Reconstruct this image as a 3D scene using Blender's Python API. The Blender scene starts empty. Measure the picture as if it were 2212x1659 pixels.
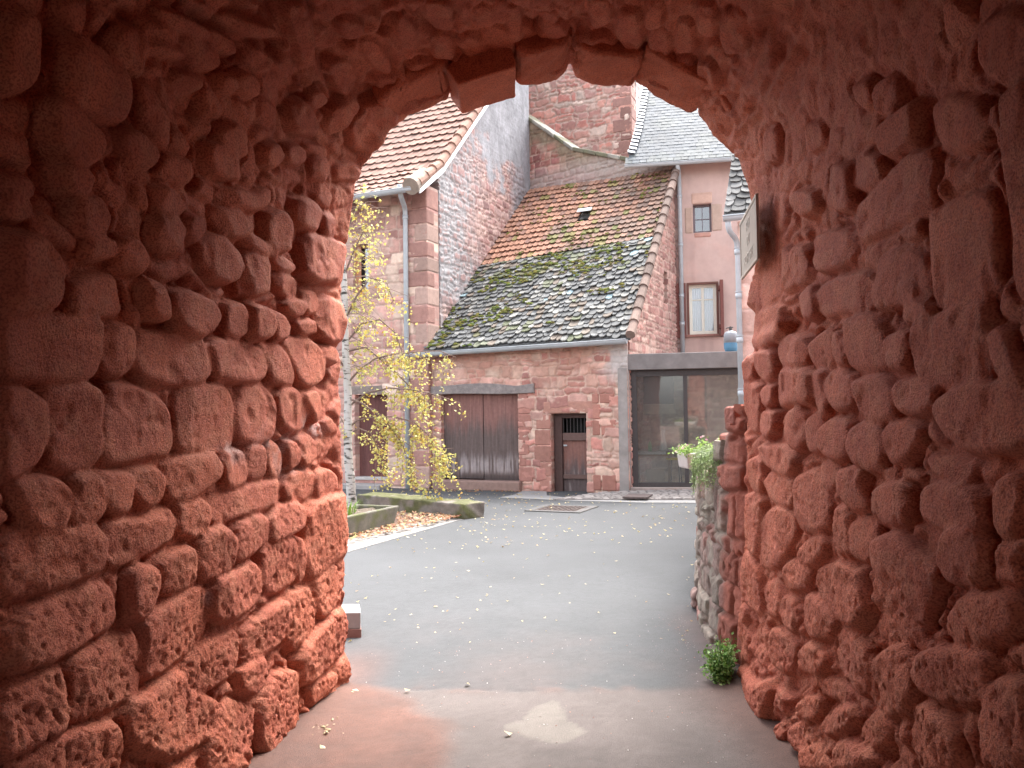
import bpy, math, random
import numpy as np
from mathutils import Vector, Matrix

random.seed(11)
rng = np.random.default_rng(11)
scene = bpy.context.scene
COL = scene.collection
rad = math.radians

# ------------------------------------------------------------------ camera model (photograph measured at 2212 x 1659)
FPX, CX, CY = 1790.0, 1106.0, 829.5
EYE = np.array([0.0, 0.0, 1.6])
PITCH, ROLL = rad(2.08), rad(0.8)
_r0 = np.array([1.0, 0, 0]); CF = np.array([0, math.cos(PITCH), math.sin(PITCH)]); _u0 = np.array([0, -math.sin(PITCH), math.cos(PITCH)])
CR = math.cos(ROLL) * _r0 - math.sin(ROLL) * _u0
CU = math.sin(ROLL) * _r0 + math.cos(ROLL) * _u0

def ray(px, py):
    return CF + (px - CX) / FPX * CR - (py - CY) / FPX * CU
def at(px, py, d):
    v = ray(px, py); return EYE + v * (d / v[1])
def ground(px, py, z=0.0):
    v = ray(px, py); return EYE + v * ((z - EYE[2]) / v[2])
def onplane(px, py, p0, n):
    v = ray(px, py); return EYE + v * (np.dot(n, np.asarray(p0) - EYE) / np.dot(n, v))
def proj(P):
    d = P - EYE
    z = d @ CF
    return CX + FPX * (d @ CR) / z, CY - FPX * (d @ CU) / z

cam_d = bpy.data.cameras.new('camera'); cam = bpy.data.objects.new('camera', cam_d); COL.objects.link(cam)
cam_d.sensor_width = 36.0; cam_d.lens = 36.0 * FPX / 2212.0; cam_d.clip_start = 0.05; cam_d.clip_end = 500
M = Matrix.Identity(4)
for i in range(3):
    M[i][0] = CR[i]; M[i][1] = CU[i]; M[i][2] = -CF[i]; M[i][3] = EYE[i]
cam.matrix_world = M
scene.camera = cam

# ------------------------------------------------------------------ noise
def _h(i, j, s):
    v = np.sin(i * 127.1 + j * 311.7 + s * 74.7) * 43758.5453
    return v - np.floor(v)
def vnoise(x, y, s=0):
    xi = np.floor(x); yi = np.floor(y); fx = x - xi; fy = y - yi
    fx = fx * fx * (3 - 2 * fx); fy = fy * fy * (3 - 2 * fy)
    a = _h(xi, yi, s); b = _h(xi + 1, yi, s); c = _h(xi, yi + 1, s); d = _h(xi + 1, yi + 1, s)
    return (a + (b - a) * fx) * (1 - fy) + (c + (d - c) * fx) * fy
def fbm(x, y, o=4, s=0):
    t = 0; a = 0.5; n = 0
    for k in range(o):
        t = t + a * vnoise(x, y, s + k * 3.1); n += a; a *= 0.5; x = x * 2.03 + 5.2; y = y * 2.03 + 1.7
    return t / n
def worley(x, y, s=0):
    xi = np.floor(x); yi = np.floor(y)
    f1 = np.full(x.shape, 9.0); f2 = np.full(x.shape, 9.0); idd = np.zeros(x.shape)
    for dx in (-1, 0, 1):
        for dy in (-1, 0, 1):
            cx = xi + dx; cy = yi + dy
            px = cx + 0.1 + 0.8 * _h(cx, cy, s); py = cy + 0.1 + 0.8 * _h(cx, cy, s + 1.3)
            d = np.hypot(x - px, y - py); hid = _h(cx, cy, s + 2.9)
            c1 = d < f1
            f2 = np.where(c1, f1, np.minimum(f2, d)); idd = np.where(c1, hid, idd); f1 = np.where(c1, d, f1)
    return f1, f2, idd
def smooth(e0, e1, x):
    t = np.clip((x - e0) / (e1 - e0), 0, 1); return t * t * (3 - 2 * t)
def inpoly(x, y, poly):
    r = np.zeros(np.shape(x), bool); n = len(poly)
    for i in range(n):
        x0, y0 = poly[i]; x1, y1 = poly[(i + 1) % n]
        if y0 == y1: continue
        c = ((y0 > y) != (y1 > y)) & (x < (x1 - x0) * (y - y0) / (y1 - y0) + x0)
        r ^= c
    return r
def polydist(x, y, poly):
    d = np.full(np.shape(x), 1e9); n = len(poly)
    for i in range(n):
        x0, y0 = poly[i]; x1, y1 = poly[(i + 1) % n]
        ex, ey = x1 - x0, y1 - y0; L = ex * ex + ey * ey + 1e-12
        t = np.clip(((x - x0) * ex + (y - y0) * ey) / L, 0, 1)
        d = np.minimum(d, np.hypot(x - x0 - t * ex, y - y0 - t * ey))
    return d

# ------------------------------------------------------------------ objects
def tag(o, label=None, cat=None, group=None, kind=None):
    if label: o['label'] = label
    if cat: o['category'] = cat
    if group: o['group'] = group
    if kind: o['kind'] = kind
    return o
def empty(name, loc, label, cat, group=None):
    o = bpy.data.objects.new(name, None); COL.objects.link(o); o.location = Vector([float(c) for c in loc]); o.empty_display_size = 0.2
    return tag(o, label, cat, group)
def link(name, me, mat, parent=None, smoothed=False, bevel=0.0):
    if mat: me.materials.append(mat)
    o = bpy.data.objects.new(name, me); COL.objects.link(o)
    if parent is not None:
        o.parent = parent
        pw = Matrix.Identity(4); q = parent if parent.type == 'EMPTY' else None
        while q is not None:
            pw = Matrix.Translation(q.location) @ pw; q = q.parent
        o.matrix_parent_inverse = pw.inverted()
    if smoothed: me.shade_smooth()
    if bevel:
        b = o.modifiers.new('bevel', 'BEVEL'); b.width = bevel; b.segments = 2; b.limit_method = 'ANGLE'; b.angle_limit = rad(40)
    return o
def setcol(me, col):
    a = me.color_attributes.new('Col', 'FLOAT_COLOR', 'POINT')
    c = np.ones((len(me.vertices), 4), np.float32); c[:, :3] = col
    a.data.foreach_set('color', c.ravel())
def quadmesh(name, V, Q):
    me = bpy.data.meshes.new(name)
    V = np.ascontiguousarray(V, np.float32); Q = np.ascontiguousarray(Q, np.int32)
    me.vertices.add(len(V)); me.vertices.foreach_set('co', V.ravel())
    me.loops.add(Q.size); me.loops.foreach_set('vertex_index', Q.ravel())
    me.polygons.add(len(Q)); me.polygons.foreach_set('loop_start', np.arange(0, Q.size, 4, dtype=np.int32))
    me.update(calc_edges=True); me.validate()
    return me

def relief(name, P, N, H, keep, thick, col, mat, parent=None, sides=True):
    """height-field slab: front P+N*H, back P-N*thick, closed at every border and hole"""
    ny, nx = P.shape[:2]
    front = P + N * H[..., None]; back = P - N * thick
    idx = np.arange(ny * nx).reshape(ny, nx)
    jj, ii = np.nonzero(keep)
    q = np.stack([idx[jj, ii], idx[jj, ii + 1], idx[jj + 1, ii + 1], idx[jj + 1, ii]], 1)
    V = [front.reshape(-1, 3)]; Q = [q]; Cc = [col.reshape(-1, 3)]
    n0 = ny * nx
    if sides:
        V.append(back.reshape(-1, 3)); Q.append(q[:, ::-1] + n0); Cc.append(col.reshape(-1, 3)); base = 2 * n0
        V.append(front.reshape(-1, 3)); Cc.append(col.reshape(-1, 3))
        V.append(back.reshape(-1, 3)); Cc.append(col.reshape(-1, 3))
        kp = np.zeros((ny + 1, nx + 1), bool); kp[1:-1, 1:-1] = keep
        def edge(mask, a, b):
            A = idx[a][mask]; B = idx[b][mask]
            Q.append(np.stack([B, A, A + n0, B + n0], 1) + base)
        c = kp[1:-1, 1:-1]
        edge(c & ~kp[:-2, 1:-1], (slice(0, ny - 1), slice(0, nx - 1)), (slice(0, ny - 1), slice(1, nx)))
        edge(c & ~kp[2:, 1:-1], (slice(1, ny), slice(1, nx)), (slice(1, ny), slice(0, nx - 1)))
        edge(c & ~kp[1:-1, :-2], (slice(1, ny), slice(0, nx - 1)), (slice(0, ny - 1), slice(0, nx - 1)))
        edge(c & ~kp[1:-1, 2:], (slice(0, ny - 1), slice(1, nx)), (slice(1, ny), slice(1, nx)))
    V = np.concatenate(V); Q = np.concatenate(Q); Cc = np.concatenate(Cc)
    used = np.zeros(len(V), bool); used[Q.ravel()] = True
    rm = np.cumsum(used) - 1
    me = quadmesh(name, V[used], rm[Q]); setcol(me, Cc[used])
    return link(name, me, mat, parent, smoothed=True)

class MB:
    """collects shapes into one mesh; frame (O,U,W): point = O + u*U + w*W + z*Z"""
    def __init__(s, fr=None):
        s.v = []; s.f = []; s.c = []
        s.fr = fr or (np.zeros(3), np.array([1.0, 0, 0]), np.array([0, 1.0, 0]))
    def pt(s, u, w, z):
        O, U, W = s.fr; return O + u * U + w * W + np.array([0, 0, z])
    def raw(s, verts, faces, col=(1, 1, 1)):
        n = len(s.v); s.v += [tuple(map(float, p)) for p in verts]; s.f += [tuple(n + i for i in f) for f in faces]; s.c += [col] * len(verts)
    def box(s, u0, u1, w0, w1, z0, z1, col=(1, 1, 1)):
        p = [s.pt(u, w, z) for z in (z0, z1) for w in (w0, w1) for u in (u0, u1)]
        s.raw(p, [(0, 2, 3, 1), (4, 5, 7, 6), (0, 1, 5, 4), (2, 6, 7, 3), (0, 4, 6, 2), (1, 3, 7, 5)], col)
    def hexa(s, p, col=(1, 1, 1)):
        s.raw(p, [(0, 2, 3, 1), (4, 5, 7, 6), (0, 1, 5, 4), (2, 6, 7, 3), (0, 4, 6, 2), (1, 3, 7, 5)], col)
    def tube(s, pts, r, n=8, col=(1, 1, 1), a0=0.0, a1=None):
        pts = [np.asarray(p, float) for p in pts]; m = len(pts)
        rs = r if hasattr(r, '__len__') else [r] * m
        full = a1 is None
        ref = None; V = []
        for i in range(m):
            t = pts[min(i + 1, m - 1)] - pts[max(i - 1, 0)]; t = t / (np.linalg.norm(t) + 1e-9)
            if ref is None:
                ref = np.array([0, 0, 1.0]) if abs(t[2]) < 0.9 else np.array([1.0, 0, 0])
            b = np.cross(t, ref); b /= np.linalg.norm(b) + 1e-9; ref = np.cross(b, t)
            for k in range(n):
                a = 2 * math.pi * k / n if full else a0 + (a1 - a0) * k / (n - 1)
                V.append(pts[i] + rs[i] * (math.cos(a) * b + math.sin(a) * ref))
        Fc = []
        kk = n if full else n - 1
        for i in range(m - 1):
            for k in range(kk):
                k2 = (k + 1) % n
                Fc.append((i * n + k, i * n + k2, (i + 1) * n + k2, (i + 1) * n + k))
        if full:
            Fc.append(tuple(range(n - 1, -1, -1))); Fc.append(tuple(range((m - 1) * n, m * n)))
        s.raw(V, Fc, col)
    def lathe(s, c, prof, n=20, col=(1, 1, 1)):
        V = []; Fc = []; m = len(prof)
        for r, z in prof:
            for k in range(n):
                a = 2 * math.pi * k / n; V.append((c[0] + r * math.cos(a), c[1] + r * math.sin(a), c[2] + z))
        for i in range(m - 1):
            for k in range(n):
                k2 = (k + 1) % n; Fc.append((i * n + k, i * n + k2, (i + 1) * n + k2, (i + 1) * n + k))
        Fc.append(tuple(range(n - 1, -1, -1))); Fc.append(tuple(range((m - 1) * n, m * n)))
        s.raw(V, Fc, col)
    def build(s, name, mat, parent=None, smoothed=False, bevel=0.0):
        me = bpy.data.meshes.new(name); me.from_pydata(s.v, [], s.f); me.update()
        setcol(me, np.array(s.c, np.float32))
        return link(name, me, mat, parent, smoothed, bevel)

# ------------------------------------------------------------------ materials
MATS = {}
def mat(name, color=(0.5, 0.5, 0.5), rough=0.85, attr=False, var=0.25, vscale=6.0, bump=0.3, bscale=60.0, bdist=0.01, spec=0.3, metal=0.0, tint=None):
    """colour (or the Col attribute) broken up by two noises, plus fine bump"""
    if name in MATS: return MATS[name]
    m = bpy.data.materials.new(name); m.use_nodes = True; nt = m.node_tree; N = nt.nodes; L = nt.links
    b = N['Principled BSDF']; b.inputs['Roughness'].default_value = rough; b.inputs['Metallic'].default_value = metal
    b.inputs['Specular IOR Level'].default_value = spec
    tc = N.new('ShaderNodeTexCoord')
    if attr:
        a = N.new('ShaderNodeVertexColor'); a.layer_name = 'Col'; src = a.outputs['Color']
    else:
        rgb = N.new('ShaderNodeRGB'); rgb.outputs[0].default_value = (*color, 1); src = rgb.outputs[0]
    n1 = N.new('ShaderNodeTexNoise'); n1.inputs['Scale'].default_value = vscale; n1.inputs['Detail'].default_value = 8; n1.inputs['Roughness'].default_value = 0.65
    L.new(tc.outputs['Object'], n1.inputs['Vector'])
    mr = N.new('ShaderNodeMapRange'); mr.inputs['From Min'].default_value = 0.25; mr.inputs['From Max'].default_value = 0.75
    mr.inputs['To Min'].default_value = 1 - var; mr.inputs['To Max'].default_value = 1 + var
    L.new(n1.outputs['Fac'], mr.inputs['Value'])
    mx = N.new('ShaderNodeMix'); mx.data_type = 'RGBA'; mx.blend_type = 'MULTIPLY'; mx.inputs['Factor'].default_value = 1
    L.new(src, mx.inputs['A']); L.new(mr.outputs['Result'], mx.inputs['B']); out = mx.outputs['Result']
    if tint:
        n3 = N.new('ShaderNodeTexNoise'); n3.inputs['Scale'].default_value = tint[1]; n3.inputs['Detail'].default_value = 6
        L.new(tc.outputs['Object'], n3.inputs['Vector'])
        r3 = N.new('ShaderNodeMapRange'); r3.inputs['From Min'].default_value = tint[2]; r3.inputs['From Max'].default_value = tint[3]; r3.inputs['To Max'].default_value = tint[4]
        L.new(n3.outputs['Fac'], r3.inputs['Value'])
        m2 = N.new('ShaderNodeMix'); m2.data_type = 'RGBA'; L.new(r3.outputs['Result'], m2.inputs['Factor']); L.new(out, m2.inputs['A']); m2.inputs['B'].default_value = (*tint[0], 1)
        out = m2.outputs['Result']
    L.new(out, b.inputs['Base Color'])
    if bump:
        n2 = N.new('ShaderNodeTexNoise'); n2.inputs['Scale'].default_value = bscale; n2.inputs['Detail'].default_value = 6; n2.inputs['Roughness'].default_value = 0.7
        L.new(tc.outputs['Object'], n2.inputs['Vector'])
        bp = N.new('ShaderNodeBump'); bp.inputs['Strength'].default_value = bump; bp.inputs['Distance'].default_value = bdist
        L.new(n2.outputs['Fac'], bp.inputs['Height']); L.new(bp.outputs['Normal'], b.inputs['Normal'])
    MATS[name] = m
    return m
def leafmat(name, attr=True, color=(0.5, 0.4, 0.05), trans=0.35):
    m = bpy.data.materials.new(name); m.use_nodes = True; nt = m.node_tree; N = nt.nodes; L = nt.links
    b = N['Principled BSDF']; b.inputs['Roughness'].default_value = 0.55
    a = N.new('ShaderNodeVertexColor'); a.layer_name = 'Col'
    t = N.new('ShaderNodeBsdfTranslucent'); mx = N.new('ShaderNodeMixShader'); mx.inputs[0].default_value = trans
    L.new(a.outputs['Color'], b.inputs['Base Color']); L.new(a.outputs['Color'], t.inputs['Color'])
    L.new(b.outputs[0], mx.inputs[1]); L.new(t.outputs[0], mx.inputs[2]); L.new(mx.outputs[0], N['Material Output'].inputs['Surface'])
    return m

# ------------------------------------------------------------------ masonry
def masonry(U, Z, seed, rowh, colw, warp=0.04):
    r = np.random.default_rng(seed)
    Uw = U + warp * (fbm(U * 3, Z * 3, 3, seed) - 0.5) * 2 + 0.35 * warp * (vnoise(U * 14, Z * 14, seed + 5) - 0.5) * 2
    Zw = Z + warp * (fbm(U * 2.2, Z * 3, 3, seed + 9) - 0.5) * 2 + 0.35 * warp * (vnoise(U * 14, Z * 14, seed + 6) - 0.5) * 2
    z0, z1 = Z.min() - 0.5, Z.max() + 0.5; rows = [z0]
    while rows[-1] < z1: rows.append(rows[-1] + r.uniform(*rowh))
    rows = np.array(rows); ri = np.clip(np.searchsorted(rows, Zw) - 1, 0, len(rows) - 2)
    e = np.minimum(Zw - rows[ri], rows[ri + 1] - Zw); sid = np.zeros(U.shape, int)
    u0, u1 = U.min() - 0.5, U.max() + 0.5
    for k in range(len(rows) - 1):
        mk = ri == k
        if not mk.any(): continue
        hgt = rows[k + 1] - rows[k]
        cs = [u0 - r.uniform(0, 0.4)]
        while cs[-1] < u1: cs.append(cs[-1] + r.uniform(*colw) * (0.6 + 0.4 * hgt / rowh[1]))
        cs = np.array(cs); x = Uw[mk] + (Zw[mk] - rows[k]) * r.uniform(-0.12, 0.12); ci = np.clip(np.searchsorted(cs, x) - 1, 0, len(cs) - 2)
        ex = np.minimum(x - cs[ci], cs[ci + 1] - x); ey = e[mk]
        # some stones are split into two thin ones
        rr = _h(ci, np.full(ci.shape, k), seed); sp = rr < 0.22
        ys = (Zw[mk] - rows[k]) / hgt; ey = np.where(sp, np.minimum(ey, np.abs(ys - 0.52) * hgt), ey)
        k2 = 0.025
        em = np.where((ex < k2) & (ey < k2), k2 - np.hypot(k2 - ex, k2 - ey), np.minimum(ex, ey))
        e[mk] = em; sid[mk] = k * 4001 + ci * 2 + (sp & (ys > 0.52))
    return sid, e

def wall_patch(name, O, Ud, outline, holes, matl, parent, seed=1, res=0.02, thick=0.4, rowh=(0.12, 0.26), colw=(0.16, 0.46), joint=0.012,
               rel=0.022, pal=None, mortar=(0.45, 0.31, 0.25), colfn=None, relfn=None, style='courses', warp=0.04, tone=1.15):
    O = np.asarray(O, float); Ud = np.asarray(Ud, float); Zd = np.array([0, 0, 1.0]); Nn = np.cross(Ud, Zd)
    ou = [p[0] for p in outline]; oz = [p[1] for p in outline]
    def axis(lo, hi, br):
        b = sorted(set([lo, hi] + [x for x in br if lo < x < hi])); out = [b[0]]
        for a, c in zip(b[:-1], b[1:]):
            n = max(1, int(round((c - a) / res))); out += list(np.linspace(a, c, n + 1)[1:])
        return np.array(out)
    us = axis(min(ou), max(ou), [x for h in holes for x in (h[0], h[1])]); zs = axis(min(oz), max(oz), [x for h in holes for x in (h[2], h[3])])
    U, Z = np.meshgrid(us, zs)
    uc = (U[:-1, :-1] + U[1:, 1:]) / 2; zc = (Z[:-1, :-1] + Z[1:, 1:]) / 2
    keep = inpoly(uc, zc, outline)
    for h in holes: keep &= ~((uc > h[0]) & (uc < h[1]) & (zc > h[2]) & (zc < h[3]))
    if style == 'courses': sid, e = masonry(U, Z, seed, rowh, colw, warp)
    else:
        wu = U + 0.05 * (fbm(U * 5, Z * 5, 2, seed) - 0.5); wz = Z + 0.05 * (fbm(U * 5, Z * 5, 2, seed + 3) - 0.5)
        f1, f2, hid = worley(wu / colw[1], wz / rowh[1], seed); sid = (hid * 100000).astype(int); e = (f2 - f1) * rowh[1] * 0.5
    pal = np.array(pal if pal is not None else RED)
    r1 = _h(sid * 1.0, sid * 0 + 1.0, seed); r2 = _h(sid * 1.0, sid * 0 + 2.0, seed); r3 = _h(sid * 1.0, sid * 0 + 3.0, seed)
    c = pal[np.clip((r1 * len(pal)).astype(int), 0, len(pal) - 1)] * (0.72 + 0.55 * r2)[..., None]
    c = c * (0.8 + 0.4 * fbm(U * 9, Z * 9, 4, seed + 20))[..., None]
    jn = joint * (0.5 + 1.2 * fbm(U * 4, Z * 4, 3, seed + 30))
    mm = 1 - smooth(jn * 0.6, jn * 1.5, e)
    mm = np.maximum(mm, smooth(0.60, 0.72, fbm(U * 3.3, Z * 4.1, 4, seed + 40)) * 0.75)     # mortar smeared over faces
    mcol = np.array(mortar) * (0.75 + 0.5 * fbm(U * 12, Z * 12, 3, seed + 50))[..., None]
    c = c * (1 - mm[..., None]) + mcol * mm[..., None]
    H = rel * smooth(0, 0.03, e) + (r3 - 0.5) * 0.022 * smooth(0, 0.02, e) + 0.012 * (fbm(U * 14, Z * 14, 3, seed + 60) - 0.5)
    if relfn is not None: H = relfn(U, Z, H)
    if colfn is not None: c = colfn(U, Z, c, e)
    c = c * tone
    P = O + U[..., None] * Ud + Z[..., None] * Zd
    N = np.broadcast_to(Nn, P.shape)
    return relief(name, P, N, H, keep, thick, c, matl, parent)

RED = [(0.34, 0.115, 0.09), (0.40, 0.15, 0.12), (0.29, 0.105, 0.09), (0.45, 0.21, 0.16), (0.36, 0.15, 0.13), (0.42, 0.24, 0.19), (0.30, 0.14, 0.13)]

# ------------------------------------------------------------------ shingled roofs
def shingles(name, S, rows, cols, matl, parent, colfn, kind='round', lift=0.035, thick=0.02, overlap=1.5, jit=0.15, a_rng=(0, 1), b_rng=(0, 1), keep=None, colsfn=None):
    """S(a,b) -> (pos, normal); tiles laid in rows from the eave b0 to the top b1"""
    b0, b1 = b_rng; a0, a1 = a_rng; V = []; Fc = []; Cc = []
    for r in range(rows):
        nb = (b1 - b0) / rows
        cw = (a1 - a0) / cols; a = a0 - (cw * 0.5 if r % 2 and kind != 'mech' else 0)
        if kind == 'rough': a -= random.uniform(0, cw)
        while a < a1 - 1e-6:
            w = cw * (random.uniform(0.6, 1.5) if kind == 'rough' else (random.uniform(0.93, 1.07) if kind == 'slate' else 1))
            ta, tb = max(a, a0), min(a + w, a1)
            if tb - ta < cw * 0.25: a += w; continue
            bt = b0 + r * nb + random.uniform(-jit, jit) * nb; bu = min(bt + nb * overlap, b1 + nb * 0.3)
            if keep is not None and not keep((ta + tb) / 2, (bt + bu) / 2): a += w; continue
            col = colfn((ta + tb) / 2, bt); n0 = len(V); lf = lift * random.uniform(0.75, 1.35)
            if kind == 'mech':
                prof = [(0.0, 1.0), (0.10, 0.9), (0.2, 0.12), (0.5, 0.0), (0.78, 0.1), (0.9, 0.75), (1.0, 0.9)]
                top = []; tail = []; low = []
                for q, hh in prof:
                    p, n = S(ta + (tb - ta) * q, bu); V.append(p + n * (0.018 * hh))
                for q, hh in prof:
                    p, n = S(ta + (tb - ta) * q, bt); V.append(p + n * (lf + 0.026 * hh))
                for q, hh in prof:
                    p, n = S(ta + (tb - ta) * q, bt); V.append(p + n * (lf + 0.026 * hh - thick * 1.2))
                m = len(prof)
                for k in range(m - 1):
                    Fc.append((n0 + m + k, n0 + m + k + 1, n0 + k + 1, n0 + k)); Fc.append((n0 + 2 * m + k, n0 + 2 * m + k + 1, n0 + m + k + 1, n0 + m + k))
                Fc.append((n0 + m, n0, n0 + 2 * m)); Fc.append((n0 + 2 * m - 1, n0 + 3 * m - 1, n0 + m - 1))
                Cc += [col] * (3 * m)
            else:
                g = 0.03 * (tb - ta)
                if kind == 'slate': tl = [(0, 0), (0.33, 0), (0.67, 0), (1, 0)]
                elif kind == 'rough':
                    k0 = random.uniform(0.15, 0.5)
                    tl = [(0, k0), (0.12, k0 * 0.5), (0.32, random.uniform(0, 0.08)), (0.6, random.uniform(-0.06, 0.06)), (0.86, k0 * random.uniform(0.2, 0.6)), (1, k0 * 1.1)]
                else: tl = [(0, 0.45), (0.15, 0.15), (0.5, 0), (0.85, 0.15), (1, 0.45)]
                up = [(1, None), (0, None)]; m = len(tl); tw = random.uniform(-0.35, 0.35) * lf
                pts = []
                for q, dn in tl:
                    p, n = S(ta + g + (tb - ta - 2 * g) * q, bt + dn * nb); pts.append((p + n * (lf * (1 - 0.5 * dn) + tw * (q - 0.5)), n))
                pr, nr = S(tb - g, bu); pl, nl = S(ta + g, bu)
                for p, n in pts: V.append(p)
                V.append(pr); V.append(pl)
                for p, n in pts: V.append(p - n * thick)
                Fc.append(tuple(n0 + k for k in range(m + 2)))
                for k in range(m - 1): Fc.append((n0 + m + 2 + k, n0 + m + 3 + k, n0 + k + 1, n0 + k))
                Fc.append((n0 + m - 1, n0 + 2 * m + 1, n0 + m)); Fc.append((n0, n0 + m + 1, n0 + m + 2))
                Cc += [col] * (2 * m + 2)
            a += w
    me = bpy.data.meshes.new(name); me.from_pydata([tuple(map(float, p)) for p in V], [], Fc); me.update(); setcol(me, np.array(Cc, np.float32))
    return link(name, me, matl, parent)

def bilinear(c00, c10, c01, c11, sag=0.0):
    """S(a,b): a along the eave, b up the slope"""
    c00, c10, c01, c11 = [np.asarray(c, float) for c in (c00, c10, c01, c11)]
    n = np.cross(c10 - c00, c01 - c00); n /= np.linalg.norm(n)
    def S(a, b):
        p = (c00 * (1 - a) + c10 * a) * (1 - b) + (c01 * (1 - a) + c11 * a) * b
        if sag: p = p - n * (sag * math.sin(math.pi * min(max(a, 0), 1)) * math.sin(math.pi * min(max(b, 0), 1)) + 0.25 * sag * math.sin(a * 9 + b * 3))
        return p, n
    return S
def sheet(name, S, na, nb, thick, matl, parent):
    V = []; Fc = []
    for t in (0, -thick):
        for j in range(nb + 1):
            for i in range(na + 1):
                p, n = S(i / na, j / nb); V.append(p + n * (t - 0.012))
    K = (na + 1) * (nb + 1)
    for j in range(nb):
        for i in range(na):
            a = j * (na + 1) + i; Fc.append((a, a + 1, a + na + 2, a + na + 1)); Fc.append((K + a, K + a + na + 1, K + a + na + 2, K + a + 1))
    for i in range(na):
        Fc.append((i, K + i, K + i + 1, i + 1)); a = nb * (na + 1) + i; Fc.append((a, a + 1, K + a + 1, K + a))
    for j in range(nb):
        a = j * (na + 1); b = a + na + 1; Fc.append((a, b, K + b, K + a)); a += na; b += na; Fc.append((a, K + a, K + b, b))
    me = bpy.data.meshes.new(name); me.from_pydata([tuple(map(float, p)) for p in V], [], Fc); me.update(); setcol(me, np.ones((len(V), 3)) * 0.1)
    return link(name, me, matl, parent)
SUN_E, SKY_S, EXPO = 1.5, 0.15, 2.85
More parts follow.
